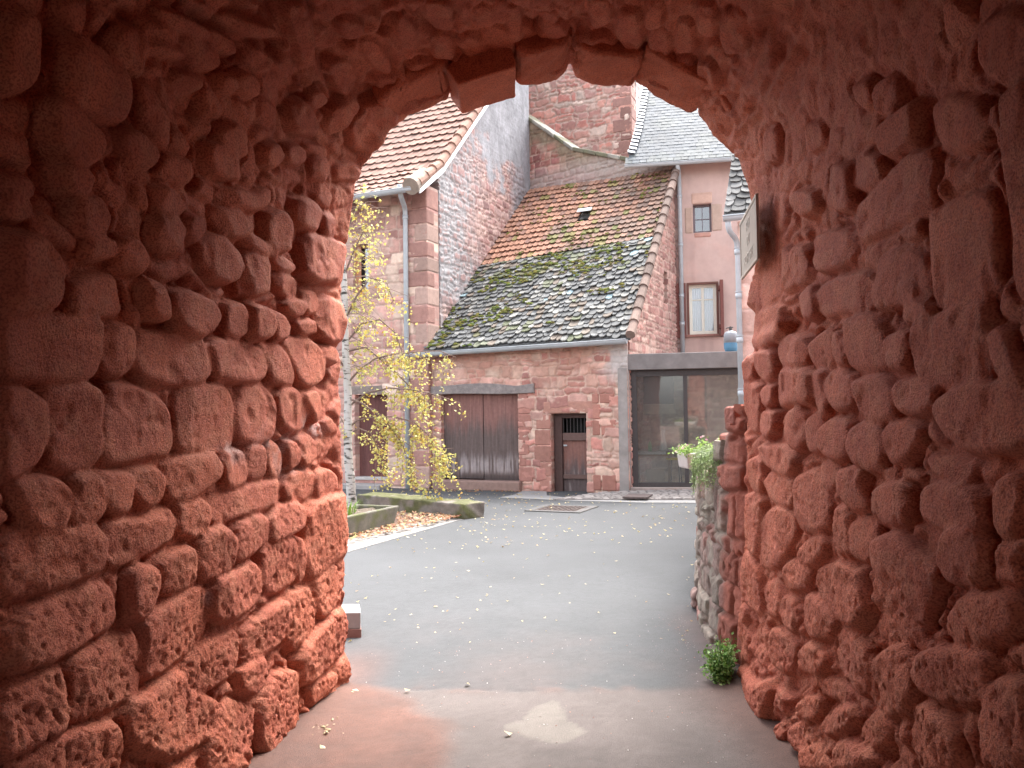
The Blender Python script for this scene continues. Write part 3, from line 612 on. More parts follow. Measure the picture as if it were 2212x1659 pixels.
    for nm, a, b in (('side_wall', 0, n0), ('vault', n0, n1_), ('side_wall', n1_, nv - 1)):
        sl = (slice(None), slice(a, b + 1)); kp = full[:, a:b]
        # grid runs (y, v): flip so that faces look inwards
        relief(nm, P[sl][:, ::-1], N[sl][:, ::-1], H[sl][:, ::-1], kp, 0.3, c[sl][:, ::-1], m, root, sides=False)
    # ---- outer shell: mouth faces and an added light-blocking box round the passage
    front = P[-1] + N[-1] * H[-1][:, None]; back = P[0] + N[0] * H[0][:, None]
    for nm, ring, y in (('mouth_wall', front, YE), ('rear_wall', back, YN)):
        V = []; Fc = []
        for p in ring[::6]:
            V.append(tuple(p))
        k0 = len(V)
        for p in ring[::6]:
            a = math.atan2(p[2] - 1.2, p[0] - 0.2); r = 1.0
            dx, dz = p[0] - 0.2, p[2] - 1.2; ex = 3.4; s = min(ex / abs(dx) if abs(dx) > 1e-6 else 99, (3.2 / dz if dz > 0 else 99))
            q = (0.2 + dx * s, y, max(-0.05, 1.2 + dz * s)); V.append(q)
        for i in range(k0 - 1): Fc.append((i, i + 1, k0 + i + 1, k0 + i))
        me = bpy.data.meshes.new(nm); me.from_pydata([tuple(map(float, v)) for v in V], [], Fc); me.update(); setcol(me, np.tile([[0.33, 0.15, 0.12]], (len(V), 1)))
        link(nm, me, MATS['facade_stone'], root)
    b = MB()
    for u0, u1, z0, z1 in ((-3.3, -3.15, -0.05, 4.3), (3.55, 3.7, -0.05, 4.3)): b.box(u0, u1, YN, YE - 0.01, z0, z1, (0.33, 0.15, 0.12))
    b.box(-3.3, 3.7, YN, YE - 0.01, 4.3, 4.42, (0.3, 0.2, 0.17))
    b.build('light_blocker', MATS['facade_stone'], root)  # unseen box added against light leaks, kept low to shade the yard less

def rock_prism(name, ring, depth, m, parent, bevel=0.03, noise=0.015, col=(0.52, 0.145, 0.072), seed=0):
    import bmesh
    bm = bmesh.new(); a = [bm.verts.new(Vector([float(c) for c in p])) for p in ring]; d = Vector([float(c) for c in depth])
    b = [bm.verts.new(v.co + d) for v in a]; n = len(a)
    bm.faces.new(a); bm.faces.new(b[::-1])
    for i in range(n): bm.faces.new((a[i], b[i], b[(i + 1) % n], a[(i + 1) % n]))
    bmesh.ops.recalc_face_normals(bm, faces=bm.faces)
    bmesh.ops.bevel(bm, geom=list(bm.edges), offset=bevel, segments=3, profile=0.6, affect='EDGES')
    bmesh.ops.triangulate(bm, faces=bm.faces)
    for _ in range(4):
        es = [e for e in bm.edges if e.calc_length() > 0.022]
        if not es: break
        bmesh.ops.subdivide_edges(bm, edges=es, cuts=1); bmesh.ops.triangulate(bm, faces=[f for f in bm.faces if len(f.verts) > 3])
    bm.normal_update()
    co = np.array([v.co[:] for v in bm.verts]); no = np.array([v.normal[:] for v in bm.verts])
    s = co[:, 0] + 0.7 * co[:, 1]; t = co[:, 2] + 0.4 * co[:, 1]
    h = noise * 2 * (fbm(s * 9 + seed, t * 9, 3, seed) - 0.5) + noise * 0.5 * (vnoise(s * 60, t * 60, seed + 2) - 0.5)
    co = co + no * h[:, None]
    for v, p in zip(bm.verts, co): v.co = p
    me = bpy.data.meshes.new(name); bm.to_mesh(me); bm.free(); cc = np.array(col)[None] * (0.8 + 0.4 * fbm(s * 5, t * 5, 3, seed + 7))[:, None]
    setcol(me, cc)
    return link(name, me, m, parent, smoothed=True)

def build_voussoirs(root, m):
    V = [([(768, 480), (826, 557), (920, 527), (1087, 478), (1053, 338), (920, 385), (840, 400)], 0.016, 0.006),
         ([(1072, 372), (1092, 430), (1200, 427), (1292, 402), (1343, 345), (1345, 250), (1200, 270), (1090, 330)], 0.05, 0.016),
         ([(1349, 330), (1372, 388), (1450, 418), (1560, 424), (1640, 438), (1668, 402), (1690, 270), (1430, 225), (1350, 240)], 0.045, 0.016),
         ([(1655, 405), (1760, 470), (1870, 533), (1948, 566), (1978, 522), (1945, 430), (1720, 300), (1685, 310)], 0.04, 0.016),
         ([(1972, 556), (2040, 662), (2100, 722), (2150, 765), (2180, 700), (2100, 560), (1990, 450)], 0.035, 0.015),
         ([(478, 652), (530, 600), (600, 558), (700, 520), (775, 486), (740, 410), (580, 450), (430, 560)], 0.055, 0.018)]
    for i, (pl, bv, nz) in enumerate(V):
        p2 = _n(1100, 0, 1.3012, pl); d0 = 4.93 + 0.05 * (i % 3)
        ring = [at(x, y, 5.16) for x, y in p2]
        rock_prism('arch_stone', ring, (0, -0.42 - 0.05 * (i % 2), 0.02), m, root, bv, nz, seed=i * 3)
# ================================================================== the courtyard
ZV = np.array([0, 0, 1.0])
TH = rad(24)
FU = np.array([math.cos(TH), -math.sin(TH), 0]); FW = np.array([math.sin(TH), math.cos(TH), 0])
B0 = ground(1305, 1065)
FRAME = (B0, FU, FW)
def lw(P): d = np.asarray(P) - B0; return float(d @ FU), float(d @ FW), float(d[2])
def onF(px, py, w=0.0):                                   # on a plane parallel to the barn front
    p = lw(onplane(px, py, B0 + w * FW, FW)); return p[0], p[2]
def onU(px, py, u):                                       # on a plane square to the barn front
    p = lw(onplane(px, py, B0 + u * FU, FU)); return p[1], p[2]
def W3(u, w, z): return B0 + u * FU + w * FW + z * ZV
def rect(x0, y0, x1, y1, w=0.0):
    a = onF((x0 + x1) / 2, y0, w)[1]; b = onF((x0 + x1) / 2, y1, w)[1]; ym = (y0 + y1) / 2
    return onF(x0, ym, w)[0], onF(x1, ym, w)[0], b, a

def gutter_part(P0, P1, r, m, parent, n=4):
    """half-round gutter with joint collars, open side up"""
    g = MB(); P0, P1 = np.asarray(P0), np.asarray(P1)
    for rr in (r, r * 0.93):
        g.tube([P0, P0 * 0.5 + P1 * 0.5, P1], rr, 9, a0=-math.pi, a1=0.0)
    g.tube([P0 + ZV * 0.0, P1], 0.0, 3)
    t = (P1 - P0) / np.linalg.norm(P1 - P0); h = np.cross(t, ZV)
    for s in (-1, 1): g.tube([P0 + h * r * s, P1 + h * r * s], 0.010, 6)
    for e, sg in ((P0, 1), (P1, -1)):                      # end caps
        ring = [e + r * (math.cos(a) * h - math.sin(a) * ZV) for a in np.linspace(0, math.pi, 9)]
        g.raw(ring, [tuple(range(9))])
    for k in range(1, n + 1):
        q = P0 + (P1 - P0) * k / (n + 1); g.tube([q - t * 0.02, q + t * 0.02], r * 1.06, 9, a0=-math.pi, a1=0.0)
    return g.build('gutter', m, parent, smoothed=True)
def downpipe(pts, r, m, parent, collars=()):
    g = MB(); P = [np.asarray(p, float) for p in pts]; Q = []
    for i, p in enumerate(P):                              # round the bends
        if 0 < i < len(P) - 1:
            a = p + (P[i - 1] - p) * min(0.3, 0.12 / np.linalg.norm(P[i - 1] - p)); b = p + (P[i + 1] - p) * min(0.3, 0.12 / np.linalg.norm(P[i + 1] - p))
            Q += [a, (a + b) / 4 + p / 2, b]
        else: Q.append(p)
    g.tube(Q, r, 10)
    for z in collars:
        for i in range(len(P) - 1):
            lo, hi = sorted((P[i][2], P[i + 1][2]))
            if lo < z < hi:
                t = (z - P[i][2]) / (P[i + 1][2] - P[i][2]); c = P[i] + (P[i + 1] - P[i]) * t
                g.tube([c - ZV * 0.035, c + ZV * 0.035], r * 1.18, 10); g.tube([c + ZV * 0.05, c + ZV * 0.06], r * 1.28, 10)
    return g.build('downpipe', m, parent, smoothed=True)

def tile_color(kind):
    def f(a, b):
        n = float(fbm(np.array(a * 7.0), np.array(b * 7.0), 4, 5)); g = float(fbm(np.array(a * 16.0), np.array(b * 16.0), 3, 9)); r = random.random()
        if kind == 'orange':
            c = np.array([0.34, 0.175, 0.118]) * random.uniform(0.75, 1.15)
            if random.random() < 0.18: c = np.array([0.22, 0.12, 0.092]) * random.uniform(0.8, 1.2)
            k = np.clip((a - 0.22) * 1.6 - (b - 0.5) * 0.5 + (n - 0.5) * 2.6, 0.05, 0.95) * random.uniform(0.45, 1)
            c = c * (1 - k) + np.array([0.15, 0.112, 0.092]) * random.uniform(0.65, 1.4) * k
            if g > 0.59 and r < 0.4: c = c * 0.45 + np.array([0.13, 0.16, 0.03]) * 0.55
            return tuple(c)
        if kind == 'pink':
            c = np.array([0.26, 0.148, 0.115]) * random.uniform(0.78, 1.15)
            if g > 0.56 and r < 0.4: c = c * 0.6 + np.array([0.14, 0.11, 0.09]) * 0.4
            return tuple(c)
        if kind == 'lauze':
            c = np.array([0.125, 0.125, 0.122]) * random.uniform(0.72, 1.28)
            if r < 0.22: c = np.array([0.20, 0.195, 0.18]) * random.uniform(0.7, 1.3)
            elif r < 0.36: c = np.array([0.16, 0.13, 0.105])
            elif r < 0.375: c = np.array([0.24, 0.32, 0.34])
            mm = g + 0.16 * math.exp(-((b - 0.85) / 0.2) ** 2) - 0.07 * abs(a - 0.35)
            if mm > 0.65 and random.random() < 0.55: c = c * 0.5 + np.array([0.10, 0.115, 0.03]) * 0.5
            return tuple(c)
        c = np.array([0.058, 0.067, 0.078]) * random.uniform(0.8, 1.2) * (0.8 + 0.4 * n)          # plain slate
        if g > 0.58: c = c * 0.75 + np.array([0.10, 0.11, 0.085]) * 0.25
        return tuple(c)
    return f

def moss_part(parent, spots, m):
    """little cushions of moss"""
    g = MB()
    for p, n, r in spots:
        t = np.cross(n, ZV); t /= np.linalg.norm(t) + 1e-9; b = np.cross(n, t); V = [p + n * r * 0.55]; k = 7
        c = np.array([0.085, 0.105, 0.022]) * random.uniform(0.6, 1.5); c[0] *= random.uniform(0.9, 1.5)
        for q, (rr, hh) in enumerate(((0.6, 0.42), (1.0, 0.0))):
            for i in range(k):
                a = 2 * math.pi * i / k; s = r * rr * random.uniform(0.65, 1.3); V.append(p + t * s * math.cos(a) * 1.3 + b * s * math.sin(a) * 0.8 + n * r * hh)
        Fc = [(0, 1 + i, 1 + (i + 1) % k) for i in range(k)] + [(1 + i, 1 + k + i, 1 + k + (i + 1) % k, 1 + (i + 1) % k) for i in range(k)]
        g.raw(V, Fc, tuple(c))
    return tag(g.build('moss', m, parent), kind='stuff')

def plank_relief(name, O, Ud, u0, u1, z0, z1, n, m, parent, colfn, thick=0.04, res=0.012, groove=0.006, seed=0):
    """boarded leaf: board joints as real grooves"""
    O = np.asarray(O); us = np.arange(u0, u1 + res * 0.5, res); zs = np.arange(z0, z1 + res * 0.5, res * 1.6); us[-1] = u1; zs[-1] = z1
    U, Z = np.meshgrid(us, zs); bw = (u1 - u0) / n; x = (U - u0) / bw; fr = x - np.floor(x); d = np.minimum(fr, 1 - fr) * bw; i = np.floor(x)
    Hh = -groove * smooth(0.012, 0.003, d) * (d < 0.02) + 0.004 * (_h(i, i * 0, seed) - 0.5) + 0.003 * (vnoise(U * 90, Z * 3, seed) - 0.5)
    inner = (U > u0 + 0.02) & (U < u1 - 0.02); Hh = np.where(inner, Hh, 0)
    P = O + U[..., None] * Ud + Z[..., None] * ZV; N = np.broadcast_to(np.cross(Ud, ZV), P.shape)
    return relief(name, P, N, Hh, np.ones((len(zs) - 1, len(us) - 1), bool), thick, colfn(U, Z, d), m, parent)

# ------------------------------------------------------------------ barn
def build_barn():
    root = empty('barn', W3(0, 0, 0), 'low red sandstone barn with double doors under a half tile, half stone-slate roof', 'barn')
    ul = onF(925, 900)[0]; ur = onF(1356, 800)[0]
    z_eL, z_eR = onF(935, 762)[1], onF(1352, 735)[1]
    dd = rect(954, 848, 1121, 1038); sd = rect(1191, 893, 1268, 1062); sd = (sd[0], sd[1], -0.12, sd[3])
    opening = rect(1195, 897, 1268, 1065)
    def cf(U, Z, c, e):
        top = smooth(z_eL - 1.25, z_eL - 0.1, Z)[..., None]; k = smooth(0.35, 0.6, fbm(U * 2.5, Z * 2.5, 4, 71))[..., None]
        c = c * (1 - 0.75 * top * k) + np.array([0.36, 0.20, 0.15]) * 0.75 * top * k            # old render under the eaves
        grey = smooth(ur - 0.75, ur - 0.2, U)[..., None] * smooth(2.0, 2.6, Z)[..., None] * smooth(0.3, 0.55, fbm(U * 3, Z * 3, 3, 72))[..., None]
        c = c * (1 - grey) + np.array([0.42, 0.38, 0.36]) * grey
        lt = (np.abs(U - (sd[0] + sd[1]) / 2) < 0.62) & (Z > sd[3] - 0.02) & (Z < sd[3] + 0.27)
        return c
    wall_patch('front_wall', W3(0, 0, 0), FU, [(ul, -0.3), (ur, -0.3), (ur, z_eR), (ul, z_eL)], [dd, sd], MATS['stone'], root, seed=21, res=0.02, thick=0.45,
               rowh=(0.11, 0.28), colw=(0.15, 0.50), rel=0.03, warp=0.06, mortar=(0.47, 0.33, 0.27), colfn=cf,
               pal=[(0.38, 0.185, 0.15), (0.42, 0.22, 0.18), (0.34, 0.165, 0.14), (0.46, 0.28, 0.225), (0.41, 0.24, 0.20), (0.37, 0.17, 0.14), (0.48, 0.34, 0.27)])
    # roof corners from the photograph
    eu = ul + 0.02
    E0 = W3(ul, -0.22, onF(925, 757, -0.22)[1]); E1 = W3(ur + 0.12, -0.22, onF(1356, 729, -0.22)[1])
    wT0, zT0 = onU(1136, 412, ul); wT1, zT1 = onU(1452, 368, ur)
    T0, T1 = W3(ul, wT0, zT0), W3(ur + 0.12, wT1, zT1)
    S = bilinear(E0, E1, T0, T1, 0.06)
    wb0, _ = onU(1030, 582, ul); wb1, _ = onU(1411, 541, ur)
    bl, br = (wb0 + 0.22) / (wT0 + 0.22), (wb1 + 0.22) / (wT1 + 0.22); bm_ = (bl + br) / 2
    Ssl = bilinear(E0, E1, E0 + (T0 - E0) * bl, E1 + (T1 - E1) * br, 0.03); Sti = bilinear(E0 + (T0 - E0) * bl, E1 + (T1 - E1) * br, T0, T1, 0.03)
    shingles('stone_slates', Ssl, 21, 34, MATS['slate'], root, tile_color('lauze'), kind='rough', lift=0.055, thick=0.026, overlap=1.7, jit=0.3)
    shingles('roof_tiles', Sti, 15, 30, MATS['tile'], root, tile_color('orange'), kind='mech', lift=0.038, thick=0.014, overlap=1.18, jit=0.03,
             keep=lambda a, b: not (0.485 < a < 0.565 and 0.43 < b < 0.535))
    sheet('roof_deck', S, 10, 10, 0.05, MATS['dark_wood'], root)
    sp = []
    for _ in range(1500):
        a, b = random.random(), random.random()
        if float(fbm(np.array(a * 6.5), np.array(b * 6.5), 3, 88)) + 0.22 * math.exp(-((b - 0.86) / 0.16) ** 2) - 0.1 * abs(a - 0.4) > 0.655:
            p, n = Ssl(a, b); sp.append((p + n * 0.055, n, random.uniform(0.02, 0.055)))
    for _ in range(420):
        a, b = random.random(), random.random() ** 1.3
        if float(fbm(np.array(a * 8.0), np.array(b * 8.0), 3, 89)) > 0.55: p, n = Sti(a, b); sp.append((p + n * 0.06, n, random.uniform(0.02, 0.045)))
    moss_part(root, sp, MATS['moss'])
    hole = MB(); q = [Sti(a, b) for a, b in ((0.488, 0.435), (0.562, 0.435), (0.488, 0.53), (0.562, 0.53))]
    hole.hexa([q[0][0] - q[0][1] * 0.005, q[1][0] - q[1][1] * 0.005, q[2][0] - q[2][1] * 0.005, q[3][0] - q[3][1] * 0.005] + [p + n * 0.012 for p, n in q])
    ro = hole.build('roof_window', MATS['glass_dark'], root)
    gl = MB(); q = [Sti(a, b) for a, b in ((0.482, 0.505), (0.568, 0.505), (0.482, 0.55), (0.568, 0.55))]
    gl.hexa([p + n * 0.09 for p, n in q] + [p + n * 0.105 for p, n in q]); gl.build('flap', MATS['zinc'], ro)
    # verge: half-round tiles down the right-hand edge
    v = MB(); nv = 17
    for i in range(nv):
        b0, b1 = i / nv, (i + 1.12) / nv; p0, n = S(1.0, b0); p1, _ = S(1.0, min(b1, 1)); off = FU * 0.02
        c = np.array([0.165, 0.115, 0.095]) * random.uniform(0.6, 1.35)
        v.tube([p0 + n * 0.07 + off, p1 + n * 0.045 + off], [0.10, 0.085], 10, tuple(c))
    v.build('verge_tiles', MATS['tile'], root)
    gutter_part(E0 + ZV * -0.06 - FW * 0.06 - FU * 0.25, E1 + ZV * -0.04 - FW * 0.06 - FU * 0.05, 0.085, MATS['zinc'], root, 5)
    # right-hand gable
    prof = [(0.05, -0.3), (wT1 + 0.1, -0.3), (wT1 + 0.1, zT1 - 0.06), (0.05, z_eR + 0.1)]
    wall_patch('gable_wall', W3(ur, 0, 0), FW, prof, [tuple(list(onU(1432, 620, ur)[:1]) + list(onU(1440, 620, ur)[:1]) + [onU(1436, 655, ur)[1], onU(1436, 588, ur)[1]])], MATS['stone'], root, seed=33, res=0.025, thick=0.35, rowh=(0.10, 0.22), colw=(0.16, 0.4), rel=0.03, mortar=(0.43, 0.30, 0.25), pal=[(0.32, 0.165, 0.14), (0.36, 0.20, 0.17), (0.29, 0.15, 0.13), (0.38, 0.24, 0.20), (0.31, 0.18, 0.155)])
    bk = MB(FRAME); bk.box(ur - 0.4, ur - 0.34, 0.6, wT1 - 0.1, -0.2, z_eR, (0.05, 0.04, 0.04)); bk.box(ul, ur, 1.4, 1.5, -0.2, z_eL - 0.05, (0.05, 0.04, 0.04)); bk.build('inner_wall', MATS['dark_wood'], root)
    # timber lintel over the double door: crooked beam
    a0, zt0 = onF(935, 828); a1, zt1 = onF(1156, 824); _, zb = onF(1040, 851)
    n = 24; V = []; us = np.linspace(dd[0] - 0.38, onF(1156, 840)[0], n)
    for i, u in enumerate(us):
        t = i / (n - 1); top = zb + 0.19 + 0.085 * math.sin(t * 5.2 - 0.6) * t + 0.08 * smooth(0.82, 1.0, np.array(t)); bot = zb + 0.015 * math.sin(t * 6)
        for w in (-0.065 - 0.012 * math.sin(t * 9), 0.12):
            for z in (bot, top): V.append(W3(u, w, float(z)))
    g = MB(); Fc = []
    for i in range(n - 1):
        k = 4 * i; Fc += [(k, k + 4, k + 5, k + 1), (k + 1, k + 5, k + 7, k + 3), (k + 2, k, k + 1, k + 3) if i == 0 else (k, k + 2, k + 6, k + 4), (k + 2, k + 3, k + 7, k + 6)]
    Fc += [(0, 2, 6, 4), (4 * n - 4, 4 * n - 3, 4 * n - 1, 4 * n - 2)]
    g.raw(V, Fc, (0.22, 0.19, 0.18)); g.build('timber_lintel', MATS['beam'], root, bevel=0.012)
    # double door
    h = dd[3] - dd[2]
    def dcol(U, Z, d):
        t = (Z - dd[2]) / h; n = fbm(U * 9, Z * 1.4, 4, 15); n2 = fbm(U * 26, Z * 2.2, 3, 16)
        red = np.array([0.20, 0.10, 0.085]); dk = np.array([0.11, 0.08, 0.073]); gy = np.array([0.32, 0.275, 0.27])
        k = smooth(0.50, 0.80, t + 0.35 * (n - 0.5))[..., None]; c = dk * (1 - k) + red * k
        w = (smooth(0.05, 0.13, t) * smooth(0.34, 0.18, t + 0.10 * (n - 0.5)) * smooth(0.32, 0.62, n2 + 0.25 * (n - 0.5)))[..., None]; c = c * (1 - 0.75 * w) + gy * 0.75 * w
        w = (smooth(0.75, 0.85, n2) * smooth(0.8, 0.4, t))[..., None] * 0.6; c = c * (1 - w) + gy * w
        b = smooth(0.09, 0.02, t)[..., None] * 0.7; c = c * (1 - b) + np.array([0.04, 0.03, 0.03]) * b
        return c * (0.75 + 0.5 * fbm(U * 40, Z * 3, 2, 17))[..., None] * (0.8 + 0.2 * smooth(0.001, 0.008, d))[..., None]
    dr = empty('double_door', W3((dd[0] + dd[1]) / 2, 0.1, dd[2]), None, None); dr.parent = root; dr.location = Vector([float(c) for c in W3((dd[0] + dd[1]) / 2, 0.1, dd[2]) - W3(0, 0, 0)])
    um = onF(1040, 940)[0]
    plank_relief('door_leaf', W3(0, 0.11, 0), FU, dd[0] + 0.005, um - 0.010, dd[2] + 0.03, dd[3] - 0.01, 5, MATS['old_wood'], dr, dcol, seed=3)
    plank_relief('door_leaf', W3(0, 0.10, 0), FU, um + 0.010, dd[1] - 0.005, dd[2] + 0.01, dd[3] - 0.01, 5, MATS['old_wood'], dr, dcol, seed=8)
    st = MB(FRAME); st.box(dd[0] - 0.16, dd[1] + 0.06, -0.16, 0.3, -0.02, dd[2] + 0.005, (0.24, 0.155, 0.13)); st.build('doorstep', MATS['stone'], root, bevel=0.03)
    # small boarded door with barred opening
    sdr = empty('small_door', (0, 0, 0), None, None); sdr.parent = root; sdr.location = Vector([float(c) for c in W3(sd[0], 0.2, -0.1) - W3(0, 0, 0)])
    fu0, fu1 = sd[0] + 0.02, sd[1] - 0.01; pu0 = onF(1210, 1000)[0]; zt = sd[3]; zb = -0.12; z1, z2 = onF(1240, 903, 0.2)[1], onF(1240, 935, 0.2)[1]; z3, z4 = onF(1240, 951, 0.2)[1], onF(1240, 1030, 0.2)[1]
    fr = MB(FRAME); cw = (0.075, 0.045, 0.04)
    fr.box(fu0, pu0, 0.13, 0.24, zb, zt, cw); fr.box(pu0, fu1, 0.13, 0.24, z1, zt, cw); fr.box(fu1 - 0.015, fu1 + 0.01, 0.14, 0.23, zb, z1, cw); fr.build('door_frame', MATS['dark_wood'], sdr, bevel=0.008)
    def scol(U, Z, d):
        n = fbm(U * 12, Z * 2, 3, 25); t = smooth(0.35, 0.75, (Z - zb) / (z3 - zb) + 0.5 * (n - 0.5))[..., None]
        c = np.array([0.10, 0.075, 0.072]) * (1 - t) + np.array([0.20, 0.10, 0.082]) * t; k = (smooth(0.6, 0.75, fbm(U * 30, Z * 3, 3, 26)) * (1 - t[..., 0]) * 0.6)[..., None]
        return (c * (1 - k) + np.array([0.25, 0.21, 0.2]) * k) * (0.8 + 0.2 * smooth(0.001, 0.008, d))[..., None]
    plank_relief('boards', W3(0, 0.2, 0), FU, pu0 + 0.002, fu1 - 0.018, zb, z3 - 0.002, 8, MATS['old_wood'], sdr, scol, seed=5)
    for za, zc in ((z3 - 0.005, z2), (z4 - 0.04, z4 + 0.05)):
        r = MB(FRAME); r.box(pu0 + 0.004, fu1 - 0.02, 0.155, 0.198, za, zc, (0.12, 0.075, 0.065)); r.build('rail', MATS['old_wood'], sdr, bevel=0.008)
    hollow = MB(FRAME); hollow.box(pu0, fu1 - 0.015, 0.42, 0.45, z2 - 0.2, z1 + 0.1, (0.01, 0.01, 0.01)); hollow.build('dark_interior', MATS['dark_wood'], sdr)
    for k in range(8):
        u = pu0 + 0.02 + (fu1 - 0.04 - pu0) * k / 7; b = MB(FRAME); b.tube([W3(u, 0.185, z2), W3(u, 0.185, z1)], 0.0085, 6); b.build('bar', MATS['iron'], sdr)
    ha = MB(FRAME); ha.box(pu0 + 0.02, pu0 + 0.09, 0.16, 0.19, z3 - 0.12, z3 - 0.09); ha.build('handle', MATS['zinc'], sdr)
    ls = MB(FRAME); ls.box(sd[0] - 0.16, sd[1] + 0.24, -0.03, 0.3, sd[3] + 0.002, sd[3] + 0.25, (0.38, 0.20, 0.155)); ls.build('door_lintel', MATS['stone'], root, bevel=0.025)
    js = MB(FRAME)
    js.box(sd[1] + 0.002, sd[1] + 0.11, -0.022, 0.3, -0.1, sd[3], (0.42, 0.29, 0.23))
    zc = -0.1
    while zc < sd[3] - 0.1:
        hgt = min(random.uniform(0.25, 0.48), sd[3] - zc - 0.004); u = random.uniform(0.22, 0.40); js.box(sd[0] - u, sd[0] - 0.002, -0.024 - random.uniform(0, 0.012), 0.3, zc, zc + hgt - 0.012, tuple(np.array([0.33, 0.165, 0.13]) * random.uniform(0.8, 1.2))); zc += hgt
    zc = dd[2]
    while zc < dd[3] - 0.05:
        hgt = min(random.uniform(0.2, 0.36), dd[3] - zc); u = random.uniform(0.16, 0.42); js.box(dd[1] + 0.002, dd[1] + u, -0.026 - random.uniform(0, 0.012), 0.3, zc, zc + hgt - 0.014, tuple(np.array([0.32, 0.155, 0.125]) * random.uniform(0.8, 1.25))); zc += hgt
    zc = 0.05
    while zc < z_eR - 1.15:
        hgt = random.uniform(0.2, 0.36); u = random.uniform(0.1, 0.16); x = sd[1] + 0.13
        for ww in ((random.uniform(0.14, 0.2), random.uniform(0.3, 0.4)) if random.random() < 0.6 else (0.56,)):
            if x + ww < ur - 0.2: js.box(x, x + ww - 0.014, -0.03 - random.uniform(0, 0.012), 0.3, zc, zc + hgt - 0.014, tuple(np.array([0.34, 0.16, 0.125]) * random.uniform(0.8, 1.2)))
            x += ww
        zc += hgt
    js.build('dressed_stones', MATS['stone'], root, bevel=0.022)
    cp = MB(FRAME); cp.box(ur - 0.2, ur - 0.004, -0.045, 0.2, 0.02, z_eR - 0.55, (0.28, 0.255, 0.24)); cp.build('cement_pier', MATS['cement'], root, bevel=0.015)
    return dict(ul=ul, ur=ur, wT0=wT0, zT0=zT0, wT1=wT1, zT1=zT1, T0=T0, T1=T1, E0=E0, E1=E1, dd=dd, sd=sd)

